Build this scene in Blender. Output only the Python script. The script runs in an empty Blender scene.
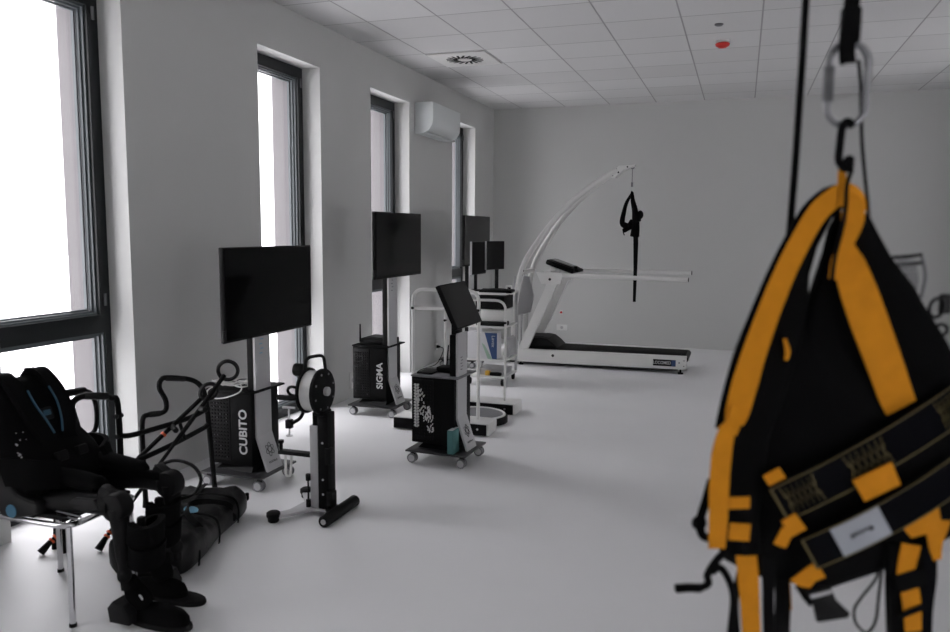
import bpy, bmesh, math, random
from mathutils import Vector, Matrix
random.seed(7)
SC = bpy.context.scene
COL = SC.collection
PI = math.pi
V = Vector

# ------------------------------------------------------------------ materials
def mat(name, col, rough=.5, metal=0., noise=0., nscale=20., bump=0., bscale=60., coat=0., spec=.5):
    m = bpy.data.materials.new(name); m.use_nodes = True
    nt = m.node_tree; b = nt.nodes['Principled BSDF']
    b.inputs['Base Color'].default_value = (*col, 1)
    b.inputs['Roughness'].default_value = rough
    b.inputs['Metallic'].default_value = metal
    b.inputs['Specular IOR Level'].default_value = spec
    if coat:
        b.inputs['Coat Weight'].default_value = coat; b.inputs['Coat Roughness'].default_value = .08
    tc = nt.nodes.new('ShaderNodeTexCoord')
    if noise:
        n = nt.nodes.new('ShaderNodeTexNoise'); n.inputs['Scale'].default_value = nscale; n.inputs['Detail'].default_value = 4
        nt.links.new(tc.outputs['Object'], n.inputs['Vector'])
        r = nt.nodes.new('ShaderNodeMapRange'); r.inputs['To Min'].default_value = 1 - noise; r.inputs['To Max'].default_value = 1 + noise
        nt.links.new(n.outputs['Fac'], r.inputs['Value'])
        x = nt.nodes.new('ShaderNodeVectorMath'); x.operation = 'SCALE'; x.inputs[0].default_value = col
        nt.links.new(r.outputs['Result'], x.inputs['Scale']); nt.links.new(x.outputs['Vector'], b.inputs['Base Color'])
    if bump:
        n2 = nt.nodes.new('ShaderNodeTexNoise'); n2.inputs['Scale'].default_value = bscale; n2.inputs['Detail'].default_value = 3
        nt.links.new(tc.outputs['Object'], n2.inputs['Vector'])
        bp = nt.nodes.new('ShaderNodeBump'); bp.inputs['Strength'].default_value = bump; bp.inputs['Distance'].default_value = .01
        nt.links.new(n2.outputs['Fac'], bp.inputs['Height']); nt.links.new(bp.outputs['Normal'], b.inputs['Normal'])
    return m

M = {}
M['wall'] = mat('wall_paint', (.535, .54, .53), .85, noise=.015, nscale=3, bump=.03, bscale=250)
M['wall_out'] = mat('outside_render', (.15, .143, .147), .9, noise=.03, nscale=40, bump=.1, bscale=200)
M['floor'] = mat('vinyl_floor', (.77, .77, .78), .46, spec=.35, noise=.03, nscale=2.5, bump=.02, bscale=400)
M['frame'] = mat('anthracite_frame', (.011, .0135, .015), .4, spec=.3)
M['bead'] = mat('grey_glazing_bead', (.085, .10, .108), .4)
M['black'] = mat('black_plastic', (.003, .003, .0032), .55, spec=.16)
M['black_matte'] = mat('black_coated_metal', (.003, .003, .0032), .6, spec=.12, bump=.05, bscale=300)
M['black_gloss'] = mat('black_glass', (.0025, .0025, .0027), .12, spec=.12)
M['rubber'] = mat('black_rubber', (.0035, .0035, .0038), .7, spec=.2)
M['screen_matte'] = mat('matte_screen', (.0035, .0035, .0037), .4, spec=.15)
M['white'] = mat('white_powder_coat', (.70, .70, .685), .4)
M['column_white'] = mat('white_column_coat', (.50, .50, .51), .45)
M['grey'] = mat('light_grey_plastic', (.42, .42, .43), .5)
M['midgrey'] = mat('mid_grey_metal', (.16, .16, .17), .45)
M['darkgrey'] = mat('dark_grey_metal', (.009, .009, .0095), .5, spec=.2)
M['plate'] = mat('dark_glossy_plate', (.03, .03, .032), .3)
M['chrome'] = mat('chrome', (.62, .62, .64), .18, metal=1.)
M['link'] = mat('dark_link_steel', (.20, .20, .21), .28, metal=1.)
M['steel'] = mat('brushed_steel', (.55, .55, .56), .35, metal=1.)
M['fabric'] = mat('black_fabric', (.0028, .0028, .003), .95, spec=.08, noise=.3, nscale=200, bump=.2, bscale=350)
M['bagcloth'] = mat('black_nylon', (.0032, .0032, .0034), .42, spec=.28, bump=.25, bscale=22)
M['webbing'] = mat('black_webbing', (.003, .003, .0032), .9, spec=.1, bump=.3, bscale=500)
M['navy'] = mat('dark_navy_webbing', (.0026, .0028, .004), .9, spec=.06, bump=.15, bscale=500)
M['orange'] = mat('amber_webbing', (.56, .215, .008), .75, noise=.16, nscale=45, bump=.3, bscale=450, spec=.15)
M['gold'] = mat('gold_stitching', (.10, .075, .02), .7)
M['blue'] = mat('blue_trim', (.014, .07, .115), .5)
M['bluebadge'] = mat('blue_badge', (.04, .15, .24), .4)
M['paleblue'] = mat('pale_blue_badge', (.20, .42, .58), .4)
M['printwhite'] = mat('white_print', (.50, .50, .50), .6)
M['printgrey'] = mat('grey_print', (.13, .13, .14), .6)
M['label'] = mat('grey_white_label', (.30, .315, .345), .8)
M['red'] = mat('red_lens', (.62, .018, .012), .35)
M['orangering'] = mat('orange_ring', (.75, .10, .02), .5)
M['teal'] = mat('teal_card', (.055, .17, .17), .6)
M['cardblue'] = mat('blue_card', (.022, .06, .17), .5)
M['cardgreen'] = mat('pale_green_card', (.33, .47, .36), .5)
M['paper'] = mat('white_card', (.62, .62, .64), .6)
M['yellow'] = mat('yellow_plastic', (.62, .36, .04), .5)
M['belt'] = mat('treadmill_belt', (.004, .004, .004), .8, spec=.15, bump=.2, bscale=300)
M['ac'] = mat('white_ac_plastic', (.63, .66, .66), .35)
M['ground'] = mat('pale_paving', (.84, .83, .84), .9, noise=.03, nscale=2)

def ceiling_mat():
    m = bpy.data.materials.new('ceiling_tiles'); m.use_nodes = True
    nt = m.node_tree; b = nt.nodes['Principled BSDF']; b.inputs['Roughness'].default_value = .9
    tc = nt.nodes.new('ShaderNodeTexCoord'); sp = nt.nodes.new('ShaderNodeSeparateXYZ')
    nt.links.new(tc.outputs['Object'], sp.inputs[0])
    def line(out, off):
        a = nt.nodes.new('ShaderNodeMath'); a.operation = 'ADD'; a.inputs[1].default_value = off
        nt.links.new(out, a.inputs[0])
        p = nt.nodes.new('ShaderNodeMath'); p.operation = 'PINGPONG'; p.inputs[1].default_value = .3
        nt.links.new(a.outputs[0], p.inputs[0])
        l = nt.nodes.new('ShaderNodeMapRange'); l.inputs['From Min'].default_value = .0055; l.inputs['From Max'].default_value = .0075
        l.inputs['To Min'].default_value = 1; l.inputs['To Max'].default_value = 0
        nt.links.new(p.outputs[0], l.inputs['Value']); return l.outputs[0]
    lx = line(sp.outputs['X'], -.4 + 6); ly = line(sp.outputs['Y'], -7.67 + 12)
    mx = nt.nodes.new('ShaderNodeMath'); mx.operation = 'MAXIMUM'
    nt.links.new(lx, mx.inputs[0]); nt.links.new(ly, mx.inputs[1])
    # every tile a slightly different white
    fl = nt.nodes.new('ShaderNodeVectorMath'); fl.operation = 'MULTIPLY_ADD'
    fl.inputs[1].default_value = (1 / .6, 1 / .6, 0); fl.inputs[2].default_value = ((-.4 + 6) / .6, (-7.67 + 12) / .6, 0)
    nt.links.new(tc.outputs['Object'], fl.inputs[0])
    f2 = nt.nodes.new('ShaderNodeVectorMath'); f2.operation = 'FLOOR'; nt.links.new(fl.outputs[0], f2.inputs[0])
    wn = nt.nodes.new('ShaderNodeTexWhiteNoise'); wn.noise_dimensions = '3D'; nt.links.new(f2.outputs[0], wn.inputs['Vector'])
    mr = nt.nodes.new('ShaderNodeMapRange'); mr.inputs['To Min'].default_value = .555; mr.inputs['To Max'].default_value = .605
    nt.links.new(wn.outputs['Value'], mr.inputs['Value'])
    cb = nt.nodes.new('ShaderNodeCombineColor')
    for i in range(3): nt.links.new(mr.outputs[0], cb.inputs[i])
    mix = nt.nodes.new('ShaderNodeMix'); mix.data_type = 'RGBA'
    nt.links.new(mx.outputs[0], mix.inputs['Factor']); nt.links.new(cb.outputs[0], mix.inputs['A']); mix.inputs['B'].default_value = (.33, .33, .33, 1)
    nt.links.new(mix.outputs['Result'], b.inputs['Base Color'])
    inv = nt.nodes.new('ShaderNodeMath'); inv.operation = 'SUBTRACT'; inv.inputs[0].default_value = 1
    nt.links.new(mx.outputs[0], inv.inputs[1])
    bp = nt.nodes.new('ShaderNodeBump'); bp.inputs['Distance'].default_value = .004; bp.inputs['Strength'].default_value = .6
    nt.links.new(inv.outputs[0], bp.inputs['Height']); nt.links.new(bp.outputs['Normal'], b.inputs['Normal'])
    return m
M['ceiling'] = ceiling_mat()

def glass_mat():
    m = bpy.data.materials.new('window_glass'); m.use_nodes = True
    nt = m.node_tree; nt.nodes.clear()
    o = nt.nodes.new('ShaderNodeOutputMaterial'); t = nt.nodes.new('ShaderNodeBsdfTransparent')
    t.inputs[0].default_value = (.96, .96, .965, 1)
    g = nt.nodes.new('ShaderNodeBsdfGlossy'); g.inputs['Roughness'].default_value = .02
    mx = nt.nodes.new('ShaderNodeMixShader'); mx.inputs[0].default_value = .05
    nt.links.new(t.outputs[0], mx.inputs[1]); nt.links.new(g.outputs[0], mx.inputs[2]); nt.links.new(mx.outputs[0], o.inputs[0])
    return m
M['glass'] = glass_mat()

# ------------------------------------------------------------------ mesh helpers
def smooth_path(pts, sub=6, closed=False):
    P = [V(p) for p in pts]; n = len(P); out = []
    if n < 3: return P
    rng = range(n) if closed else range(n - 1)
    for i in rng:
        p0 = P[(i - 1) % n] if (closed or i > 0) else P[0] * 2 - P[1]
        p1 = P[i]; p2 = P[(i + 1) % n]
        p3 = P[(i + 2) % n] if (closed or i + 2 < n) else P[-1] * 2 - P[-2]
        for k in range(sub):
            t = k / sub
            out.append(.5 * ((2 * p1) + (p2 - p0) * t + (2 * p0 - 5 * p1 + 4 * p2 - p3) * t * t + (3 * p1 - p0 - 3 * p2 + p3) * t ** 3))
    if not closed: out.append(P[-1])
    return out

def fillet(pts, r, n=5):
    P = [V(p) for p in pts]; out = [P[0]]
    for i in range(1, len(P) - 1):
        a, b, c = P[i - 1], P[i], P[i + 1]
        rr = min(r, (a - b).length * .48, (c - b).length * .48)
        s = b + (a - b).normalized() * rr; e = b + (c - b).normalized() * rr
        for k in range(n + 1):
            t = k / n; out.append(s * (1 - t) ** 2 + b * 2 * t * (1 - t) + e * t * t)
    out.append(P[-1]); return out

class MB:
    def __init__(s): s.bm = bmesh.new()
    def _merge(s, t, mtx=None):
        if mtx is not None: bmesh.ops.transform(t, matrix=mtx, verts=t.verts)
        me = bpy.data.meshes.new('tmp'); t.to_mesh(me); t.free(); s.bm.from_mesh(me); bpy.data.meshes.remove(me); return s
    def box(s, c, d, rot=None, bev=0., seg=2):
        t = bmesh.new(); bmesh.ops.create_cube(t, size=1)
        bmesh.ops.scale(t, vec=d, verts=t.verts)
        if bev: bmesh.ops.bevel(t, geom=list(t.edges), offset=min(bev, min(d) * .49), segments=seg, affect='EDGES', profile=.5)
        m = Matrix.Translation(c)
        if rot is not None: m = m @ rot.to_4x4()
        return s._merge(t, m)
    def span(s, a, b, bev=0.):
        a, b = V(a), V(b); return s.box((a + b) / 2, [abs(x) for x in (b - a)], bev=bev)
    def cyl(s, p0, p1, r0, r1=None, n=20, bev=0.):
        p0, p1 = V(p0), V(p1); d = p1 - p0; r1 = r0 if r1 is None else r1
        t = bmesh.new(); bmesh.ops.create_cone(t, cap_ends=True, segments=n, radius1=r0, radius2=r1, depth=d.length)
        if bev:
            es = [e for e in t.edges if abs(abs(e.verts[0].co.z) - d.length / 2) < 1e-6 and abs(e.verts[0].co.z - e.verts[1].co.z) < 1e-6]
            bmesh.ops.bevel(t, geom=es, offset=min(bev, d.length * .45, min(r0, r1) * .8), segments=2, affect='EDGES', profile=.5)
        q = V((0, 0, 1)).rotation_difference(d.normalized())
        return s._merge(t, Matrix.Translation((p0 + p1) / 2) @ q.to_matrix().to_4x4())
    def tube(s, pts, r, n=10, closed=False):
        P = [V(p) for p in pts]; N = len(P); bm = s.bm
        R = r if isinstance(r, (list, tuple)) else [r] * N
        rings = []; up = None
        for i in range(N):
            a = P[(i - 1) % N] if (closed or i) else P[0]; b = P[(i + 1) % N] if (closed or i < N - 1) else P[-1]
            tg = (b - a)
            tg = tg.normalized() if tg.length > 1e-9 else V((0, 0, 1))
            if up is None:
                up = V((0, 0, 1)) if abs(tg.z) < .9 else V((1, 0, 0))
            up = (up - tg * up.dot(tg)); up = up.normalized() if up.length > 1e-6 else tg.orthogonal().normalized()
            sd = tg.cross(up)
            rings.append([bm.verts.new(P[i] + (up * math.cos(2 * PI * k / n) + sd * math.sin(2 * PI * k / n)) * R[i]) for k in range(n)])
        for i in range(N if closed else N - 1):
            A, B = rings[i], rings[(i + 1) % N]
            for k in range(n): bm.faces.new((A[k], A[(k + 1) % n], B[(k + 1) % n], B[k]))
        if not closed:
            bm.faces.new(rings[0][::-1]); bm.faces.new(rings[-1])
        return s
    def ring(s, c, R, r, axis=(0, 0, 1), n=32, m=10, sx=1., sy=1.):
        q = V((0, 0, 1)).rotation_difference(V(axis).normalized())
        return s.tube([V(c) + q @ V((R * sx * math.cos(2 * PI * i / n), R * sy * math.sin(2 * PI * i / n), 0)) for i in range(n)], r, m, True)
    def lathe(s, prof, mtx=Matrix(), n=32):
        t = bmesh.new(); rings = []
        for r, z in prof:
            rings.append([t.verts.new((max(r, 1e-5) * math.cos(2 * PI * k / n), max(r, 1e-5) * math.sin(2 * PI * k / n), z)) for k in range(n)])
        for a, b in zip(rings, rings[1:]):
            for k in range(n): t.faces.new((a[k], a[(k + 1) % n], b[(k + 1) % n], b[k]))
        t.faces.new(rings[0][::-1]); t.faces.new(rings[-1])
        return s._merge(t, mtx)
    def prism(s, poly, h, mtx=Matrix(), bev=0.):
        # outline in the local XY plane, extruded from z=-h/2 to h/2
        t = bmesh.new(); vs = [t.verts.new((p[0], p[1], -h / 2)) for p in poly]
        f = t.faces.new(vs); g = bmesh.ops.extrude_face_region(t, geom=[f])
        bmesh.ops.translate(t, vec=(0, 0, h), verts=[e for e in g['geom'] if isinstance(e, bmesh.types.BMVert)])
        bmesh.ops.recalc_face_normals(t, faces=t.faces)
        if bev:
            bmesh.ops.bevel(t, geom=[e for e in t.edges if abs(e.verts[0].co.z - e.verts[1].co.z) < 1e-7], offset=bev, segments=3, affect='EDGES', profile=.5)
        return s._merge(t, mtx)
    def ribbon(s, pts, w, t, side):
        # flat strap along pts; side = width direction(s)
        P = [V(p) for p in pts]; N = len(P); bm = s.bm; rings = []
        for i in range(N):
            tg = (P[min(i + 1, N - 1)] - P[max(i - 1, 0)]).normalized()
            sd = V(side[i]) if isinstance(side, list) else V(side)
            sd = (sd - tg * sd.dot(tg)).normalized(); nn = tg.cross(sd)
            ww = w[i] if isinstance(w, list) else w
            rings.append([bm.verts.new(P[i] + sd * a * ww / 2 + nn * b * t / 2) for a, b in ((-1, -1), (1, -1), (1, 1), (-1, 1))])
        for A, B in zip(rings, rings[1:]):
            for k in range(4): bm.faces.new((A[k], A[(k + 1) % 4], B[(k + 1) % 4], B[k]))
        bm.faces.new(rings[0][::-1]); bm.faces.new(rings[-1])
        return s
    def ball(s, c, r, sc=(1, 1, 1), rot=None, n=20):
        t = bmesh.new(); bmesh.ops.create_uvsphere(t, u_segments=n, v_segments=n // 2 + 2, radius=r)
        m = Matrix.Translation(c)
        if rot is not None: m = m @ rot.to_4x4()
        return s._merge(t, m @ Matrix.Diagonal((*sc, 1)))
    def loft(s, rings, cap=True):
        bm = s.bm; R = [[bm.verts.new(p) for p in r] for r in rings]
        for A, B in zip(R, R[1:]):
            n = len(A)
            for k in range(n): bm.faces.new((A[k], A[(k + 1) % n], B[(k + 1) % n], B[k]))
        if cap: bm.faces.new(R[0][::-1]); bm.faces.new(R[-1])
        return s
    def build(s, name, m, parent=None, smooth=True, angle=40):
        bmesh.ops.recalc_face_normals(s.bm, faces=s.bm.faces)
        me = bpy.data.meshes.new(name); s.bm.to_mesh(me); s.bm.free()
        me.materials.append(M[m] if isinstance(m, str) else m)
        if smooth:
            me.polygons.foreach_set('use_smooth', [True] * len(me.polygons)); me.set_sharp_from_angle(angle=math.radians(angle))
        o = bpy.data.objects.new(name, me); COL.objects.link(o)
        if parent is not None: o.parent = parent
        return o

def tag(o, label, cat, group=None):
    o['label'] = label; o['category'] = cat
    if group: o['group'] = group
    return o
def thing(name, label, cat, loc=(0, 0, 0), rz=0., group=None):
    o = bpy.data.objects.new(name, None); COL.objects.link(o)
    o.location = loc; o.rotation_euler = (0, 0, rz); o.empty_display_size = .05
    return tag(o, label, cat, group)
def struct(o): o['kind'] = 'structure'; return o
def dup(root, loc, rz, label, group=None):
    def cp(o, par):
        c = o.copy(); COL.objects.link(c)
        if par is not None: c.parent = par
        for ch in list(o.children): cp(ch, c)
        return c
    r = cp(root, None); r.location = loc; r.rotation_euler = (0, 0, rz); r['label'] = label
    if group: r['group'] = group
    return r
def text_mesh(name, body, size, mtx, m, parent, depth=.002, bold=0., align='CENTER', sx=1.):
    cu = bpy.data.curves.new(name, 'FONT'); cu.body = body; cu.size = size; cu.extrude = depth / 2; cu.offset = bold
    cu.align_x = align; cu.align_y = 'CENTER'
    t = bpy.data.objects.new(name, cu); COL.objects.link(t)
    bpy.context.view_layer.update()
    me = bpy.data.meshes.new_from_object(t.evaluated_get(bpy.context.evaluated_depsgraph_get()))
    bpy.data.objects.remove(t); bpy.data.curves.remove(cu)
    me.transform(mtx @ Matrix.Diagonal((sx, 1, 1, 1))); me.materials.clear(); me.materials.append(M[m])
    o = bpy.data.objects.new(name, me); COL.objects.link(o); o.parent = parent
    return o
def frame_mtx(origin, x, y):
    x = V(x).normalized(); y = V(y); y = (y - x * y.dot(x)).normalized(); z = x.cross(y)
    m = Matrix((x, y, z)).transposed().to_4x4(); m.translation = V(origin); return m
XZ = lambda y=0.: frame_mtx((0, y, 0), (1, 0, 0), (0, 0, 1))        # outline (x,z) -> plane of constant y (normal -y)
YZ = lambda x=0.: frame_mtx((x, 0, 0), (0, 1, 0), (0, 0, 1))        # outline (y,z) -> plane of constant x (normal +x)
Rz = lambda a: Matrix.Rotation(a, 3, 'Z')
Ry = lambda a: Matrix.Rotation(a, 3, 'Y')
Rx = lambda a: Matrix.Rotation(a, 3, 'X')

# ================================================================== THE ROOM
CEIL = 3.185; HEAD = 2.838; BACK = 10.546; FRONT = -2.6; RIGHT = 6.5; THICK = .45
LW = [(2.757, 3.625), (4.928, 5.802), (6.727, 7.62), (8.90, 9.748), (.60, 1.468), (-1.55, -.68)]   # openings of the left wall (y range)
RW_FILL = [(-2.2, -.1), (7.4, 8.5)]   # unseen openings of the right wall, added and sized for fill daylight

def wall_with_openings(name, x0, x1, openings, sill, ylo, yhi):
    mb = MB(); ops = sorted(openings); y = ylo
    for a, b in ops:
        mb.span((x0, y, 0), (x1, a, CEIL))
        mb.span((x0, a, HEAD), (x1, b, CEIL))
        if sill > 0: mb.span((x0, a, 0), (x1, b, sill))
        y = b
    mb.span((x0, y, 0), (x1, yhi, CEIL))
    return struct(mb.build(name, 'wall', smooth=False))
wall_with_openings('wall_left', -THICK, 0, LW, 0, FRONT - .3, BACK + .3)
wall_with_openings('wall_right', RIGHT, RIGHT + .4, RW_FILL, .0, FRONT - .3, BACK + .3)
struct(MB().span((0, BACK, 0), (RIGHT, BACK + .3, CEIL)).build('wall_back', 'wall', smooth=False))
struct(MB().span((0, FRONT - .3, 0), (RIGHT, FRONT, CEIL)).build('wall_front', 'wall', smooth=False))
struct(MB().span((-THICK, FRONT - .3, -.15), (RIGHT + .4, BACK + .3, 0)).build('floor', 'floor', smooth=False))
struct(MB().span((-THICK, FRONT - .3, CEIL), (RIGHT + .4, BACK + .3, CEIL + .15)).build('ceiling', 'ceiling', smooth=False))
struct(MB().span((-40, -30, -.45), (48, 45, -.30)).build('ground_outside', 'ground', smooth=False))

def window(n, a, b, xi, s, hinge=True):
    """frame filling an opening a..b (y); xi = inner face of the frame, s = +1 when the room lies towards +x"""
    root = bpy.data.objects.new('window_%d' % n, None); COL.objects.link(root); root.location = (xi, (a + b) / 2, 0); struct(root)
    root.scale = (s, 1, 1)
    h = (b - a) / 2; top = HEAD; T0, T1 = .925, 1.03
    f = MB()          # fixed outer frame
    f.span((-.075, -h, 0), (0, -h + .045, top)).span((-.075, h - .045, 0), (0, h, top))
    f.span((-.075, -h + .045, top - .045), (0, h - .045, top)).span((-.075, -h + .045, 0), (0, h - .045, .085))
    f.build('frame', 'frame', root, smooth=False)
    MB().span((-.075, -h + .045, T0), (.004, h - .045, T1 - .05)).build('transom', 'frame', root, smooth=False)
    k = MB()          # opening sash above the transom
    k.span((-.07, -h + .046, T1 - .049), (.012, -h + .088, top - .046)).span((-.07, h - .088, T1 - .049), (.012, h - .046, top - .046))
    k.span((-.07, -h + .088, top - .09), (.012, h - .088, top - .046)).span((-.07, -h + .088, T1 - .049), (.012, h - .088, T1 + .0))
    sash = k.build('sash', 'frame', root, smooth=False)
    def beads(y0, y1, z0, z1, par):
        m = MB()
        for o, x in ((0, -.008), (.011, -.028), (.022, -.05)):
            w = .011
            m.span((x - .02, y0 + o, z0 + o), (x, y0 + o + w, z1 - o)).span((x - .02, y1 - o - w, z0 + o), (x, y1 - o, z1 - o))
            m.span((x - .02, y0 + o + w, z1 - o - w), (x, y1 - o - w, z1 - o)).span((x - .02, y0 + o + w, z0 + o), (x, y1 - o - w, z0 + o + w))
        m.build('glazing_bead', 'bead', par, smooth=False)
        MB().span((-.062, y0 + .012, z0 + .012), (-.056, y1 - .012, z1 - .012)).build('glass_pane', 'glass', par, smooth=False)
    beads(-h + .088, h - .088, T1, top - .09, sash)
    beads(-h + .045, h - .045, .085, T0 + .0, root)
    ln = MB()
    ln.span((-.285, h - .012, 0), (-.08, h, top)).span((-.285, -h, 0), (-.08, -h + .012, top)).span((-.285, -h + .012, top - .012), (-.08, h - .012, top))
    ln.build('outer_reveal', 'wall_out', root, smooth=False)
    hb = MB()
    for z in (T1 + .05, top - .16): hb.cyl((.016, h - .05, z), (.016, h - .05, z + .07), .009)
    hb.build('hinge', 'midgrey', sash)
    hd = MB().box((.02, -h + .085, 1.62), (.012, .03, .075), bev=.004).box((.045, -h + .085, 1.57), (.016, .022, .14), bev=.006)
    hd.build('window_handle', 'grey', sash)
for i, (a, b) in enumerate(LW): window(i + 1, a, b, -.165, 1)
for i, (a, b) in enumerate(RW_FILL): window(len(LW) + 1 + i, a, b, RIGHT + .165, -1)  # unseen windows on the right, added to brighten the left wall and back

# ceiling: swirl diffuser, alarm sounder, detector
t = thing('ceiling_vent', 'square white swirl air vent with dark radial slots in a ceiling tile', 'vent', (.70, 7.37, CEIL - .008))
MB().box((0, 0, .001), (.575, .575, .012), bev=.003).build('face_plate', 'white', t)
m = MB()
for k in range(18):
    a = 2 * PI * k / 18
    m.box((.125 * math.cos(a), .125 * math.sin(a), -.0055), (.115, .022, .003), Rz(a + .35))
m.build('swirl_slots', 'black', t)
MB().cyl((0, 0, -.012), (0, 0, -.004), .05).build('hub', 'white', t)
t = thing('alarm_sounder', 'round red alarm sounder under the ceiling tiles', 'alarm', (3.09, 7.36, CEIL))
MB().lathe([(.062, 0), (.062, -.018), (.05, -.02)], n=28).build('base', 'white', t)
MB().lathe([(.05, -.02), (.062, -.028), (.058, -.045), (.03, -.062), (.004, -.066)], n=28).build('red_dome', 'red', t)
tag(MB().lathe([(.035, 0), (.035, -.008), (.022, -.016), (.004, -.018)], Matrix.Translation((3.075, 6.78, CEIL)), 24).build('smoke_detector', 'midgrey'),
    'tiny flat grey detector in the ceiling, in front of the red alarm', 'detector')

# air conditioner on the left wall
t = thing('air_conditioner', 'white wall mounted air conditioner between the two furthest windows', 'air conditioner', (0, 7.76, 2.54))
body = [(.002, .0), (.10, .0), (.165, .03), (.205, .09), (.212, .16), (.212, .315), (.20, .322), (.002, .322)]
MB().prism(body, .84, frame_mtx((0, .42, 0), (1, 0, 0), (0, 0, 1)), bev=.006).build('body', 'ac', t)
MB().box((.125, .42, .004), (.10, .74, .012), Ry(.35), bev=.004).build('louvre', 'ac', t)
MB().box((.10, .42, .3215), (.15, .72, .006)).build('intake_grille', 'grey', t)

# sockets and small fittings on the walls
def socket(loc, rz, label, cat='socket', w=.08, h=.08, mt='white'):
    t = thing('wall_socket', label, cat, loc, rz)
    MB().box((0, -.006, 0), (w, .012, h), bev=.004).build('plate', mt, t)
    MB().cyl((0, -.013, 0), (0, -.0115, 0), .021).build('socket_well', 'grey', t)
    return t
socket((1.012, BACK, .20), 0, 'small white double socket on the back wall above the treadmill deck', w=.15)
t = thing('call_button', 'tiny red call button on the back wall between the treadmill uprights', 'button', (1.0, BACK, .41))
MB().box((0, -.006, 0), (.04, .012, .06), bev=.003).build('plate', 'white', t)
MB().cyl((0, -.02, 0), (0, -.012, 0), .016).build('button', 'red', t)
socket((0, 6.29, .16), PI / 2, 'white socket low on the left wall beside the cart printed SIGMA', h=.15)
socket((0, 8.38, .18), PI / 2, 'white wall socket with a black plug behind the cart with tilted screen')
tag(MB().cyl((.013, 8.38, .18), (.05, 8.38, .18), .02, .012).tube(smooth_path([(.05, 8.38, .18), (.11, 8.33, .165), (.115, 8.25, .09), (.08, 8.15, .006), (.06, 7.7, .006), (.30, 7.15, .006), (.55, 6.7, .006)]), .0045, 8).build('power_cord', 'black'),
    'black power cord plugged into the left wall socket', 'cord')

# ================================================================== CARTS WITH DISPLAYS
def atom_logo(parent, mtx, m='darkgrey', R=.042):
    mb = MB()
    for a in (.35, 1.4, 2.45):
        pts = []
        for i in range(28):
            u = 2 * PI * i / 28; x, y = R * math.cos(u), R * .38 * math.sin(u)
            pts.append(mtx @ V((x * math.cos(a) - y * math.sin(a), x * math.sin(a) + y * math.cos(a), .0008)))
        mb.tube(pts, .0016, 5, True)
    return mb.build('atom_emblem', m, parent)

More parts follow.
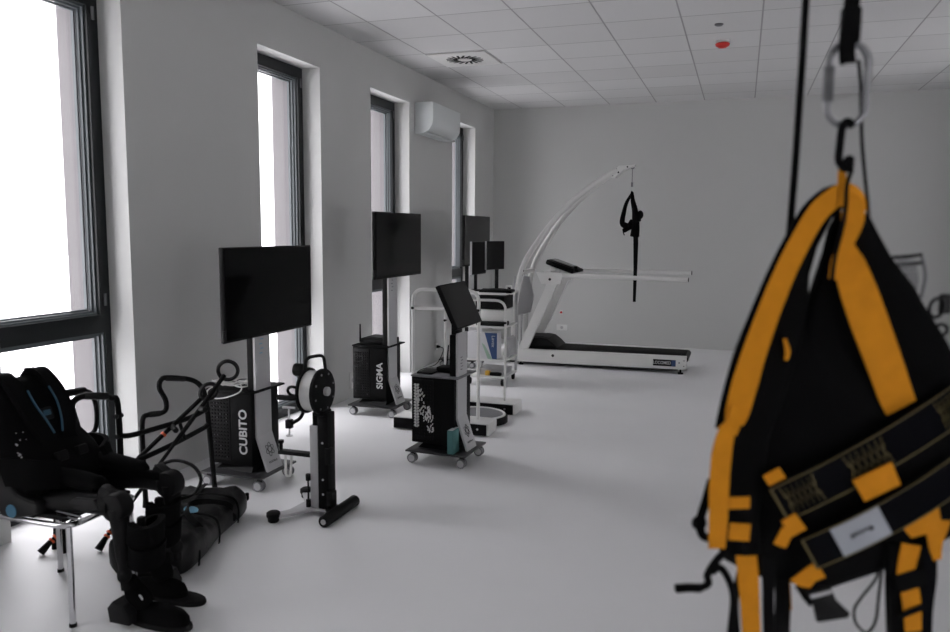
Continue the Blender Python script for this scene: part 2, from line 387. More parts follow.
def cart(label, loc, rz, word=None, kind='big', panel='dark', top=None, tvz=(0, 0), cabinet=True):
    t = thing('display_cart', label, 'cart', (*loc, 0), rz, None)
    MB().box((0, 0, .0835), (.425, .385, .013), bev=.004).build('base_plate', 'plate', t)
    for sx in (-1, 1):
        for sy in (-1, 1):
            cx, cy = sx * .175, sy * .155
            f = MB().cyl((cx, cy, .060), (cx, cy, .077), .014).box((cx, cy, .057), (.036, .016, .012), bev=.004).box((cx + .006, cy, .044), (.02, .010, .03), bev=.003)
            c = f.build('castor', 'darkgrey', t)
            w = MB()
            for d in (-.015, .015): w.cyl((cx, cy + d - .007, .032), (cx, cy + d + .007, .032), .032, n=24, bev=.004)
            w.cyl((cx, cy - .012, .032), (cx, cy + .012, .032), .027)
            w.build('wheel', 'midgrey', c)
            h = MB()
            h.cyl((cx, cy - .0235, .032), (cx, cy + .0235, .032), .0225, n=20)
            h.build('wheel_disc', 'grey', c)
    if cabinet:
        # computer cabinet with a foot that flares to the plate
        MB().box((-.05, .03, .345), (.305, .285, .44), bev=.005).build('cabinet', 'black_matte', t)
        MB().loft([[(-.16, -.10, .090), (.10, -.12, .090), (.10, .16, .090), (-.16, .16, .090)], [(-.13, -.06, .126), (.10, -.10, .126), (.10, .16, .126), (-.13, .16, .126)]]).build('cabinet_foot', 'black', t, smooth=False)
        MB().span((-.208, -.118, .566), (.135, .20, .578), bev=.004).build('lid', 'midgrey' if kind == 'small' else 'black_matte', t)
        # connector panel on the side
        cx0, cx1 = -.192, -.045
        MB().box(((cx0 + cx1) / 2, -.1135, .35), (cx1 - cx0, .006, .40), bev=.002).build('connector_panel', 'darkgrey' if panel == 'dark' else 'black', t)
        rnd = random.Random(3 if panel == 'dark' else 5)
        jk = MB(); lit = MB()
        cols = [cx0 + .02 + i * .0215 for i in range(6)]
        for r in range(17):
            z = .17 + r * .0215
            for i, x in enumerate(cols):
                if panel == 'dark':
                    jk.cyl((x, -.122, z), (x, -.116, z), .0078, n=10)
                    if rnd.random() < .16: lit.box((x, -.1235, z + .002), (.006, .002, .004))
                else:
                    jk.cyl((x, -.120, z), (x, -.116, z), .0055, n=8)
        if panel != 'dark':      # rows of pale plugs and tangled lead tips
            for r in range(15):
                z = .515 - r * .0195
                for i in range(2): lit.box((-.172 + i * .02, -.121, z), (.013, .014, .012), bev=.002)
                lit.box((-.1635, -.1185, z - .009), (.024, .004, .004))
            for k in range(80):
                x = -.165 + rnd.random() ** .8 * .125; z = .46 - (x + .165) * 2.0 + rnd.uniform(-.075, .10)
                if not .165 < z < .48: continue
                a = rnd.uniform(-.6, .6); lit.box((x, -.122, z), (.006, .008, rnd.uniform(.010, .024)), Ry(a), bev=.0015)
        jk.build('jack', 'black', t)['kind'] = 'stuff'
        lit.build('plug_markings', 'printgrey' if panel == 'dark' else 'white', t)['kind'] = 'stuff'
    if word:
        text_mesh('lettering', word, .075, frame_mtx((.045, -.1135, .33), (0, 0, 1), (-1, 0, 0)), 'printwhite', t, .002, .0016)
    # column: white front with bent foot, black back
    H = tvz[0] + .25 if kind == 'big' else .86
    th = .014
    prof = [(.100, H), (.100, .30), (.172, .0905), (.172 + th, .0905), (.100 + th, .303), (.100 + th, H)]
    wdt = .155
    MB().prism(prof, wdt, XZ(0)).build('column', 'column_white', t, smooth=False)
    MB().span((.052, -.07, .090), (.0995, .07, H - .01), bev=.003).build('column_spine', 'black', t)
    sl = V((.072, 0, -.2095)).normalized()
    fm = frame_mtx(V((.136 + th, 0, .2)) + V((.0, 0, 0)), (0, 1, 0), -sl)
    fm.translation = V((.100 + th + .036, 0, .30 - .1035)) + (fm.to_3x3() @ V((0, 0, 1))) * .0022
    atom_logo(t, fm @ Matrix.Translation((0, .012, 0)))
    text_mesh('small_print', 'EGZOTech', .018, fm @ Matrix.Translation((0, -.062, .0)), 'darkgrey', t, .001)
    pr = MB()
    for k in range(5): pr.box((.100 + th + .0008, -.018 + (k % 2) * .01, H - .36 + k * .028 if kind == 'big' else .62 + k * .02), (.0016, .03, .006))
    pr.build('column_print', 'paleblue' if word == 'CUBITO' else 'midgrey', t)
    if kind == 'big':
        z0, z1 = tvz; w = .90; ty = .035
        d = MB().box((.148, ty, (z0 + z1) / 2), (.032, w, z1 - z0), bev=.004).box((.125, ty, (z0 + z1) / 2 - .03), (.03, .5, .30), bev=.01)
        dd = d.build('display', 'black', t)
        MB().box((.1645, ty, (z0 + z1) / 2 + .004), (.002, w - .016, z1 - z0 - .022)).build('screen', 'black_gloss', dd, smooth=False)
        MB().box((.108 + .01, 0, (z0 + z1) / 2), (.012, .22, .22), bev=.003).build('bracket', 'darkgrey', t)
        MB().box((.158, ty - w / 2 - .006, z0 + .035), (.02, .014, .07), bev=.004).build('sensor', 'darkgrey', dd)
    else:
        mm = frame_mtx((.105, -.03, 1.045), (-.06, 1, 0), V((-.14, 0, .30)))
        dd = MB().box((0, 0, 0), (.50, .30, .028), bev=.005)
        bmesh.ops.transform(dd.bm, matrix=mm, verts=dd.bm.verts); dd = dd.build('display', 'black', t)
        sc = MB().box((0, 0, .0145), (.482, .282, .002)); bmesh.ops.transform(sc.bm, matrix=mm, verts=sc.bm.verts); sc.build('screen', 'screen_matte', dd, smooth=False)
        MB().box((.075, -.01, .895), (.05, .06, .09), bev=.004).tube([(.075, -.02, .92), (.04, -.05, .99), (.075, -.07, 1.025)], .016).build('bracket', 'black', t)
    return t

cub = cart('black display cart printed CUBITO with a large dark screen, nearest the big window', (.53, 3.955), 0, 'CUBITO', tvz=(.905, 1.425))
sig = cart('black display cart printed SIGMA with a large screen, by the second window', (.50, 5.865), 0, 'SIGMA', tvz=(1.142, 1.665))
far = cart('display stand mostly hidden behind the white trolley, only its tall screen showing', (.36, 8.28), 0, None, tvz=(1.14, 1.685), cabinet=False)
far.name = 'display_stand'; far['category'] = 'display stand'
c3 = cart('low display cart with a tilted screen and pale cable plugs, out on the floor', (1.50, 4.785), -.05, None, kind='small', panel='plugs')
for o in (cub, sig, c3): o['group'] = 'display carts'

# things on the carts
pts = []
rr = random.Random(2)
for k in range(44):
    a = k * .62; R = .06 + .035 * math.sin(k * 1.7)
    pts.append((.47 + R * 1.35 * math.cos(a) + .03 * math.sin(k * .31), 3.93 + R * math.sin(a), .583 + .012 + .012 * math.sin(k * .9) + k * .0006))
pts += [(.40, 3.86, .600), (.375, 3.80, .585), (.37, 3.785, .555), (.42, 3.782, .535), (.50, 3.785, .545), (.58, 3.786, .575), (.60, 3.80, .60), (.55, 3.86, .62)]
tag(MB().tube(smooth_path(pts, 4), .0042, 6).build('cable_coil', 'white'), 'coil of white cable lying on top of the cart printed CUBITO', 'cable')
t = thing('wireless_router', 'flat black box with a single antenna on top of the cart printed SIGMA', 'router', (.475, 5.90, .578))
MB().box((0, 0, .025), (.27, .2, .05), bev=.008).build('body', 'black', t)
MB().box((.02, 0, .056), (.2, .16, .01), Ry(.04), bev=.003).build('top_cover', 'darkgrey', t)
MB().cyl((-.125, -.11, .02), (-.125, -.11, .17), .008, .006).build('antenna', 'black', t)
t = thing('wireless_router', 'small black box with two upright antennas on the cart with the tilted screen', 'router', (1.49, 4.87, .578), -.05)
MB().box((0, 0, .018), (.15, .11, .036), bev=.006).build('body', 'black', t)
for dx, tl in ((-.045, .01), (.02, .03)): MB().cyl((dx, .055, .02), (dx + tl, .06, .17), .006, .004).build('antenna', 'black', t)
tag(MB().box((1.37, 4.80, .584), (.11, .16, .012), Rz(-.05), bev=.003).build('flat_controller', 'black'), 'flat black box lying beside the router, left of the antennas', 'device')
t = thing('folder', 'teal folder standing on the base plate of the cart with the tilted screen', 'folder', (1.600, 4.645, .0905), -.05)
MB().box((0, 0, .078), (.042, .10, .156), bev=.003).build('cover', 'teal', t)
MB().box((.0, .004, .080), (.030, .100, .154)).build('pages', 'paper', t, smooth=False)

# ================================================================== STANDING PLATFORM WITH RAILS
t = thing('balance_platform', 'white handrail frame on two long foot beams around a round black turntable', 'rehab platform', (1.215, 5.85, 0))
for y0, y1, nm in ((-.46, -.245, 0), (.25, .475, 1)):
    b = MB().span((-.385, y0 + .004, .006), (.385, y1, .10), bev=.005).build('foot_beam', 'white', t)
    MB().span((-.380, y0 - .002, .010), (.370, y0 + .006, .092)).build('front_panel', 'black', b, smooth=False)
    MB().cyl((.30, y0 - .004, .055), (.30, y0 - .001, .055), .008).build('screw', 'steel', b)
def rail(y, ztop, zmid, xl, xr, r, mid):
    up = fillet([(xl, y, .0995), (xl, y, ztop), (xr, y, ztop), (xr, y, .0995)], .09, 8)
    R = MB().tube(up, r, 14).build('handrail', 'white', t)
    if mid: MB().tube([(xl + r, y, zmid), (xr - r, y, zmid)], r * .95, 12).build('mid_rail', 'white', R)
    k = MB()
    for x in (xl, xr): k.cyl((x, y - .0215 - r + .016, zmid), (x, y + .0215 + r - .016, zmid), .011)
    k.build('clamp_screw', 'black', R)
rail(-.33, 1.075, .93, -.27, .262, .0135, True)
rail(.36, .945, .76, -.27, .268, .011, False)
MB().lathe([(.262, .004), (.262, .052), (.252, .058), (.2, .058)], Matrix.Translation((.13, .0, 0)) @ Matrix.Diagonal((1, .9, 1, 1)), 48).build('turntable', 'black', t)
MB().ring((.13, 0, .060), .235, .011, n=56, sy=.9).build('turntable_rim', 'white', t)
MB().lathe([(.222, .056), (.222, .063), (.21, .064)], Matrix.Translation((.13, 0, 0)) @ Matrix.Diagonal((1, .9, 1, 1)), 48).build('standing_disc', 'midgrey', t)

# ================================================================== ARM / LEG TRAINER ON A STAND
t = thing('arm_trainer', 'upright exercise trainer with a round black drum on a post and splayed feet', 'exercise device', (1.21, 3.61, 0))
bp = [(.07, -.05), (-.02, -.055), (-.09, -.17), (-.15, -.225), (-.18, -.21), (-.175, -.18), (-.12, -.10), (-.11, .04), (-.20, .16), (-.215, .20), (-.18, .215), (-.12, .16), (-.03, .06), (.07, .05)]
MB().prism(bp, .018, Matrix.Translation((0, 0, .030)), bev=.004).build('foot_plate', 'grey', t)
for x, y in ((-.155, -.20), (-.19, .19)):
    p = MB().lathe([(.024, 0), (.03, .006), (.03, .022), (.036, .03), (.036, .05), (.028, .056)], Matrix.Translation((x, y, 0)), 24).build('foot_pad', 'rubber', t)
r = MB().cyl((.135, -.19, .032), (.135, .16, .032), .032, n=24, bev=.008).build('roller_foot', 'black', t)
MB().cyl((.135, -.194, .032), (.135, -.189, .032), .014).build('roller_cap', 'grey', r)
MB().box((.098, 0, .03), (.07, .10, .022), bev=.004).build('roller_arm', 'black', t)
MB().span((-.028, -.04, .038), (.020, .04, .49), bev=.004).build('post_cover', 'grey', t)
MB().span((.0205, -.04, .038), (.082, .04, .56), bev=.004).span((-.01, -.035, .49), (.0205, .035, .56)).build('post', 'black_matte', t)
k = MB()
for z in (.12, .20, .40): k.cyl((.05, -.0425, z), (.05, -.0395, z), .006)
k.build('post_screw', 'grey', t)
MB().span((.065, -.047, .285), (.10, -.005, .375), bev=.004).build('side_clamp', 'black', t)
MB().span((.075, -.05, .06), (.11, 0, .14), bev=.004).build('side_clamp', 'black', t)
MB().cyl((-.036, -.047, .05), (-.036, -.047, .20), .005).cyl((-.036, -.047, .19), (-.036, -.047, .225), .013).cyl((-.036, -.047, .045), (-.036, -.047, .085), .013).build('adjust_rod', 'black', t)
DX = Matrix.Translation((0, 0, .67)) @ Matrix.Rotation(PI / 2, 4, 'Y')
MB().lathe([(.10, -.062), (.122, -.060), (.122, -.05), (.10, -.048)], DX, 48).build('rear_flange', 'black_matte', t)
MB().lathe([(.095, -.049), (.108, -.047), (.108, .02), (.095, .022)], DX, 48).build('drum', 'white', t)
MB().lathe([(.09, .02), (.121, .022), (.121, .040), (.116, .044), (.004, .045)], DX, 48).build('front_disc', 'black_matte', t)
k = MB()
for i in range(8):
    a = 2 * PI * (i + .4) / 8; k.cyl((.0445, .098 * math.cos(a), .67 + .098 * math.sin(a)), (.0475, .098 * math.cos(a), .67 + .098 * math.sin(a)), .006, n=10)
k.build('disc_screw', 'midgrey', t)
MB().cyl((.044, .008, .67), (.066, .008, .67), .024, n=24, bev=.003).build('shaft_hub', 'grey', t)
MB().span((.0, -.045, .545), (.06, .045, .57), bev=.004).build('drum_seat', 'black', t)
MB().tube(fillet([(-.055, -.03, .78), (-.045, -.03, .852), (.025, .03, .862), (.03, .04, .775)], .03), .009, 10).build('carry_handle', 'black', t)
MB().cyl((-.17, .06, .765), (-.11, .06, .765), .035, n=24, bev=.006).build('side_roller', 'black', t)
MB().tube(fillet([(-.085, .05, .765), (-.115, .05, .68), (-.105, .05, .57), (-.13, .05, .50), (-.19, .05, .465)], .03), .010, 10).build('side_arm', 'black_matte', t)
MB().cyl((-.28, .05, .605), (-.09, .05, .61), .015, n=16, bev=.004).build('hand_grip', 'rubber', t)
MB().ring((-.175, .05, .645), .028, .008, (0, 1, .3), sx=1.3).build('strap_loop', 'black', t)
MB().cyl((-.206, .05, .395), (-.206, .05, .55), .005).cyl((-.245, .05, .552), (-.17, .05, .552), .007).cyl((-.206, .05, .392), (-.206, .05, .399), .018).build('clamp_screw', 'steel', t)
MB().box((-.206, .05, .462), (.034, .034, .05), bev=.004).build('clamp_block', 'black', t)
MB().span((-.27, .025, .290), (-.03, .075, .312), bev=.006).build('side_bracket', 'black', t)
MB().cyl((-.262, .05, .30), (-.262, .05, .36), .010).cyl((-.262, .05, .35), (-.262, .05, .365), .017).build('bracket_knob', 'black', t)
MB().tube(fillet([(-.235, .05, .289), (-.235, .05, .165), (-.205, .05, .165), (-.195, .05, .289)], .02), .007, 10).build('hanging_loop', 'white', t)

# ================================================================== TREADMILL AND LIFTING FRAME
def at0(t):
    o = V(t.location)
    return lambda x, y, z: V((x, y, z)) - o
t = thing('treadmill', 'white treadmill with long handrails and a black running belt in front of the back wall', 'treadmill', (1.86, 8.86, 0))
L = at0(t)
YN, YF = 8.55, 9.17          # outer faces of the near and far side rails
MB().span(L(.95, YN + .07, .13), L(2.80, YF - .07, .195), bev=.02).build('running_deck', 'belt', t)
MB().span(L(.93, YN + .02, .035), L(2.72, YF - .02, .128)).build('underframe', 'black', t, smooth=False)
for y0, y1, nm in ((YN, YN + .062, 'near'), (YF - .062, YF, 'far')):
    r = MB().prism([(.89 - 1.86, .045), (.92 - 1.86, .035), (2.78 - 1.86, .052), (2.81 - 1.86, .060), (2.81 - 1.86, .196), (.90 - 1.86, .18)], y1 - y0, XZ((y0 + y1) / 2 - 8.86), bev=.004).build('side_rail', 'white', t)
    k = MB()
    sg = -1 if nm == 'near' else 1; yy = (y0 if nm == 'near' else y1) - 8.86
    for x, z, rr_ in ((1.35, .125, .016), (2.735, .125, .007), (2.785, .15, .006), (2.785, .09, .006)):
        k.cyl((x - 1.86, yy - sg * .001, z), (x - 1.86, yy + sg * .004, z), rr_, n=14)
    k.build('rail_screw', 'black', r)
    MB().cyl(L(2.75, (y0 + y1) / 2, 0), L(2.75, (y0 + y1) / 2, .015), .03).cyl(L(2.75, (y0 + y1) / 2, .01), L(2.75, (y0 + y1) / 2, .06), .009).build('foot', 'rubber', t)
    MB().cyl(L(.97, (y0 + y1) / 2, 0), L(.97, (y0 + y1) / 2, .015), .03).cyl(L(.97, (y0 + y1) / 2, .01), L(.97, (y0 + y1) / 2, .045), .009).build('foot', 'rubber', t)
MB().cyl(L(2.79, YN + .065, .155), L(2.79, YF - .065, .155), .035, n=24).build('rear_roller', 'darkgrey', t)
b = MB().span(L(2.46, YN - .004, .082), L(2.70, YN + .002, .152), bev=.001).build('name_plate', 'black', t)
text_mesh('lettering', 'LOCOMED', .047, frame_mtx(L(2.555, YN - .0055, .117), (1, 0, 0), (0, 0, 1)), 'printwhite', b, .001, .0008, sx=.82)
MB().span(L(2.655, YN - .0055, .084), L(2.70, YN - .003, .150)).build('blue_field', 'cardblue', b, smooth=False)
hood = [(.955, .19), (.955, .27), (.99, .305), (1.19, .312), (1.26, .30), (1.33, .25), (1.38, .20)]
MB().prism([(x - 1.86, z) for x, z in hood], YF - YN - .15, XZ(0), bev=.02).build('motor_hood', 'black', t)
MB().prism([(x - 1.86, z) for x, z in [(.99, .306), (1.19, .3135), (1.25, .303), (1.26, .302), (1.19, .318), (.99, .311)]], .3, XZ(0)).build('hood_ridge', 'darkgrey', t)
for yc in (YN + .032, YF - .032):
    MB().prism([(.935 - 1.86, .175), (1.05 - 1.86, .175), (1.415 - 1.86, 1.00), (1.30 - 1.86, 1.00), (1.285 - 1.86, .985)], .05, XZ(yc - 8.86), bev=.006).build('upright', 'white', t)
    up = MB().prism([(1.14 - 1.86, 1.06), (1.20 - 1.86, .93), (1.42 - 1.86, .93), (1.45 - 1.86, 1.06)], .054, XZ(yc - 8.86), bev=.006).build('upright_head', 'white', t)
    k = MB(); sg = -1 if yc < 8.8 else 1
    k.cyl((1.30 - 1.86, yc - 8.86 + sg * .026, .985), (1.30 - 1.86, yc - 8.86 + sg * .031, .985), .015)
    k.build('pivot_screw', 'black', up)
    zr = (1.032, 1.016) if sg < 0 else (1.062, 1.062)
    h = MB().cyl(L(1.30, yc, zr[0]), L(2.795, yc, zr[1]), .0235, n=20).build('handrail', 'white', t)
    MB().cyl(L(2.795, yc, zr[1]), L(2.803, yc, zr[1]), .0225, n=20).build('rail_cap', 'darkgrey', h)
MB().span(L(1.22, YN + .03, 1.03), L(1.30, YF - .03, 1.075), bev=.006).build('cross_bar', 'white', t)
con = MB().box(L(1.385, 8.86, 1.125), (.34, .40, .06), Ry(.33), bev=.02).build('console', 'black', t)
MB().box(L(1.392, 8.86, 1.158), (.25, .32, .006), Ry(.33), bev=.001).build('console_screen', 'black_gloss', con)
MB().cyl(L(1.55, 8.76, 1.085), L(1.55, 8.76, 1.13), .02).box(L(1.55, 8.86, 1.085), (.08, .30, .03), Ry(.33), bev=.008).build('stop_button', 'black', con)
MB().span(L(1.26, 8.70, 1.07), L(1.34, 9.0, 1.11), bev=.004).build('console_mount', 'white', t)

g = thing('gantry_lift', 'white curved body weight lifting frame arching over the treadmill', 'lifting frame', (.78, 8.95, 0))
L = at0(g)
MB().span(L(.60, 8.66, .02), L(.872, 9.24, .10), bev=.012).build('base', 'white', g)
for y in (8.72, 9.18):
    MB().cyl(L(.66, y, .0), L(.66, y, .022), .03).build('foot', 'rubber', g)
    MB().cyl(L(.83, y, .0), L(.83, y, .022), .03).build('foot', 'rubber', g)
prof = [(.845, .095), (.848, .40), (.868, .75), (.95, 1.115), (1.10, 1.385), (1.336, 1.705), (1.58, 1.945), (1.84, 2.135), (1.965, 2.205)]
for y0 in (8.70, 9.20):
    P = [L(x, y0 + (8.95 - y0) * (0 if z < 1.1 else ((z - 1.1) / 1.105) ** 1.6 * .86), z) for x, z in prof]
    MB().tube(smooth_path(P, 6), .033, 16).build('arch', 'white', g)
hd = MB().prism([(1.90 - .78, 2.125), (1.93 - .78, 2.205), (1.985 - .78, 2.255), (2.165 - .78, 2.262), (2.165 - .78, 2.238), (2.03 - .78, 2.205), (1.95 - .78, 2.12)], .10, XZ(0), bev=.006).build('head_bracket', 'white', g)
k = MB()
for x, z in ((1.955, 2.215), (1.915, 2.15), (1.98, 2.18)): k.cyl((x - .78, -.054, z), (x - .78, -.05, z), .011)
k.cyl((2.08 - .78, -.054, 2.238), (2.08 - .78, -.05, 2.238), .009)
k.build('bracket_screw', 'black', hd)
MB().cyl(L(2.13, 8.94, 2.238), L(2.13, 8.96, 2.238), .024).build('pulley', 'midgrey', g)
for y in (8.74, 9.16):
    MB().cyl(L(.80, y, .10), L(.815, y, .62), .018).cyl(L(.815, y, .60), L(.845, y, 1.0), .012).build('lift_strut', 'grey', g)
MB().span(L(.76, 8.62, .62), L(.835, 8.665, .90), bev=.012).build('control_box', 'white', g)
k = MB()
for z in (.70, .735, .80, .86): k.span(L(.79, 8.614, z), L(.828, 8.621, z + .018))
k.build('control_switch', 'black', g, smooth=False)
MB().prism([(.76 - .78, .5), (.95 - .78, .55), (.99 - .78, .75), (.93 - .78, .98), (.86 - .78, .99)], .03, XZ(.12), bev=.01).build('mast_plate', 'grey', g)
k = MB()
for z in (1.02, 1.07): k.cyl(L(.935 + (z - 1.02) * .4, 8.676, z), L(.935 + (z - 1.02) * .4, 8.68, z), .013)
MB().box(L(.93, 8.95, 1.05), (.06, .46, .05), bev=.01).build('cross_tie', 'white', g)
k.build('arch_screw', 'black', g)

t = thing('walking_harness', 'small black walking harness hanging on a cable over the treadmill', 'harness', (2.145, 8.95, 2.02))
MB().cyl((-.015, 0, -.005), (-.015, 0, .218), .004, n=8).cyl((-.015, 0, .0), (-.015, 0, .05), .012).build('cable', 'midgrey', t)
MB().ring((-.013, 0, -.025), .022, .005, (0, 1, 0), sx=.7).build('snap_hook', 'steel', t)
MB().tube(smooth_path([(-.013, 0, -.045), (-.03, 0, -.10), (-.05, 0, -.14)], 4), .009, 8).build('hang_strap', 'webbing', t)
MB().tube(smooth_path([(-.012, 0, -.07), (-.07, .01, -.17), (-.10, .02, -.28), (-.115, .02, -.40), (-.06, .0, -.44)], 5), [.014 + .0012 * i for i in range(21)], 10).build('shoulder_strap', 'fabric', t)
MB().tube(smooth_path([(-.012, 0, -.06), (.0, -.02, -.15), (.03, -.03, -.27), (.04, -.02, -.42), (.03, 0, -.55)], 5), [.016 + .0018 * i for i in range(21)], 10).build('shoulder_strap', 'fabric', t)
MB().box((.0, 0, -.42), (.10, .07, .10), Ry(.5), bev=.02).box((-.06, 0, -.47), (.10, .06, .05), Ry(-.5), bev=.015).build('waist_belt', 'fabric', t)
MB().ball((.085, 0, -.31), .035, (1, .8, 1.4)).box((.07, 0, -.34), (.05, .04, .09), bev=.01).build('buckle', 'rubber', t)
MB().ribbon([(.035, 0, -.40), (.045, .0, -.62), (.048, 0, -.92), (.046, 0, -1.29)], [.055, .055, .042, .032], .008, (1, 0, 0)).build('loose_strap', 'webbing', t)
MB().tube(smooth_path([(-.09, 0, -.43), (-.10, 0, -.50), (-.085, 0, -.54)], 4), .006, 6).build('strap_end', 'webbing', t)

# ================================================================== TROLLEY WITH COMPUTER GEAR
t = thing('equipment_trolley', 'white shelf trolley on black castors carrying monitors and boxes', 'trolley', (.97, 7.47, 0))
TX, TY = .205, .225
for z, th, nm in ((.90, .022, 'top_shelf'), (.575, .018, 'middle_shelf'), (.245, .018, 'lower_shelf'), (.075, .022, 'bottom_shelf')):
    MB().box((0, 0, z + th / 2), (2 * TX, 2 * TY, th), bev=.004).build(nm, 'white', t)
for sx in (-1, 1):
    for sy in (-1, 1):
        if sy > 0: MB().span((sx * TX - .012 - sx * .012, sy * TY - .012 - sy * .012, .097), (sx * TX + .012 - sx * .012, sy * TY + .012 - sy * .012, .90)).build('post', 'column_white', t, smooth=False)
        c = MB().cyl((sx * .17, sy * .19, .05), (sx * .17, sy * .19, .076), .012).box((sx * .17, sy * .19, .048), (.03, .04, .018), bev=.004).build('castor', 'black', t)
        MB().cyl((sx * .17 - .012, sy * .19, .032), (sx * .17 + .012, sy * .19, .032), .032, n=20, bev=.005).build('wheel', 'rubber', c)
def monitor(x, y, zb, rz, w, h, label, arm=None):
    m = thing('monitor', label, 'monitor', (x, y, .9225), rz, 'monitors on the trolley')
    px, py = (-.04, 0) if not arm else arm
    MB().box((px, py, .006), (.14, .14, .012), bev=.004).build('stand_base', 'black', m)
    MB().span((px - .012, py - .018, .010), (px + .012, py + .018, zb + h * .6 - .9225), bev=.004).build('stand_post', 'black', m)
    if arm: MB().cyl((px, py, zb + h * .4 - .9225), (-.026, 0, zb + h * .4 - .9225), .012).build('monitor_arm', 'black', m)
    d = MB().box((-.012, 0, zb - .9225 + h / 2), (.026, w, h), bev=.004).build('display', 'darkgrey', m)
    MB().box((.0018, 0, zb - .9225 + h / 2 + .003), (.002, w - .014, h - .02)).build('screen', 'screen_matte', d, smooth=False)
    MB().span((-.026, -w / 2 - .0015, zb - .9225), (-.004, -w / 2 + .002, zb - .9225 + h)).build('side_edge', 'grey', d, smooth=False)
    return m
monitor(.845, 7.42, 1.09, -.12, .32, .325, 'nearer dark monitor on the trolley, edge-on with a pale side edge')
monitor(.985, 7.52, 1.135, -.40, .27, .285, 'right-hand dark monitor on the trolley, its face turned to the camera', (-.07, .10))
t = thing('keyboard', 'black keyboard lying on the right of the trolley top', 'keyboard', (1.055, 7.345, .9225), .05)
MB().box((0, 0, .011), (.33, .15, .022), Rx(.06), bev=.004).build('case', 'black', t)
k = MB()
for i in range(13):
    for j in range(5): k.box((-.145 + i * .0242, -.05 + j * .024, .0245 + (j - 2) * .0014), (.019, .018, .005))
k.build('keys', 'darkgrey', t, smooth=False)
tag(MB().ball((1.09, 7.50, .934), .03, (1.3, .8, .42)).build('computer_mouse', 'black'), 'black computer mouse behind the keyboard on the trolley top', 'mouse')
t = thing('desktop_computer', 'black desktop computer on the stack shelf right under the trolley top', 'computer', (1.0, 7.44, .757))
MB().span((-.145, -.16, 0), (.15, .16, .125), bev=.006).build('case', 'black', t)
MB().span((-.12, -.163, .09), (.12, -.159, .105)).build('drive_slot', 'darkgrey', t, smooth=False)
t = thing('printer', 'white printer on the middle trolley shelf under the black computer', 'printer', (1.0, 7.45, .5935))
MB().span((-.14, -.17, .0), (.16, .15, .162), bev=.02).build('body', 'white', t)
MB().span((-.135, -.20, .0), (.172, -.05, .045), bev=.012).build('black_tray', 'black', t)
MB().box((.02, -.12, .125), (.12, .11, .006), Rx(.5)).build('paper_support', 'grey', t)
t = thing('carton', 'white carton with blue and pale green panels on the lower trolley shelf', 'box', (.965, 7.325, .2635))
MB().span((-.185, -.07, 0), (.125, .07, .265), bev=.002).build('box_body', 'paper', t)
MB().prism([(-.005, .262), (.123, .262), (.123, .004), (.075, .004)], .003, XZ(-.0705)).build('blue_panel', 'cardblue', t, smooth=False)
MB().prism([(-.035, .16), (-.005, .14), (.075, .004), (.03, .004)], .0045, XZ(-.0705)).build('green_stripe', 'cardgreen', t, smooth=False)
text_mesh('lettering', 'Lavex', .05, frame_mtx((.085, -.0735, .18), (0, 0, -1), (1, 0, 0)), 'printwhite', t, .001)
t = thing('label_printer', 'rounded light grey machine beside the blue and white carton', 'machine', (1.125, 7.53, .2635))
MB().span((-.02, -.12, 0), (.045, .14, .20), bev=.03).span((-.02, -.13, 0), (.046, .0, .11), bev=.025).build('body', 'grey', t)
t = thing('document_stack', 'flat pale stack lying on the bottom trolley shelf', 'papers', (1.0, 7.46, .0975))
MB().span((-.14, -.15, 0), (.14, .14, .03)).span((-.13, -.14, .03), (.15, .13, .055)).build('sheets', 'grey', t, smooth=False)
t = thing('tape_roll', 'small yellow block with a black end on the bottom trolley shelf', 'tool', (.985, 7.29, .0975))
MB().span((-.022, -.025, 0), (.022, .025, .045), bev=.005).build('yellow_body', 'yellow', t)
MB().span((.0225, -.02, .0), (.14, .02, .032), bev=.008).build('black_handle', 'black', t)

# ================================================================== CHAIR + EXOSKELETON
t = thing('chair', 'chair with thin chrome legs under the black exoskeleton', 'chair', (.72, 2.40, 0))
L = at0(t)
for (x, y), (tx, ty) in (((.943, 2.215), (.925, 2.235)), ((.905, 2.588), (.90, 2.575)), ((.502, 2.575), (.515, 2.565)), ((.512, 2.205), (.52, 2.235))):
    l = MB().tube([L(x, y, .012), L(tx, ty, .388)], .0115, 14).build('leg', 'chrome', t)
    MB().cyl(L(x, y, 0), L(x, y, .014), .014).build('leg_cap', 'rubber', l)
fr = fillet([L(.52, 2.4, .392), L(.52, 2.225, .392), L(.935, 2.225, .392), L(.935, 2.58, .392), L(.52, 2.58, .392), L(.52, 2.41, .392)], .05, 6)
MB().tube(fr, .0115, 12).build('seat_frame', 'chrome', t)
MB().box(L(.725, 2.4, .417), (.39, .34, .022), bev=.01).build('seat', 'black', t)
for y in (2.24, 2.565): MB().tube(smooth_path([L(.53, y, .392), L(.485, y, .50), L(.42, y, .80)], 5), .011, 12).build('back_upright', 'chrome', t)
MB().box(L(.425, 2.4, .72), (.022, .33, .17), Ry(-.2), bev=.009).build('backrest', 'black', t)

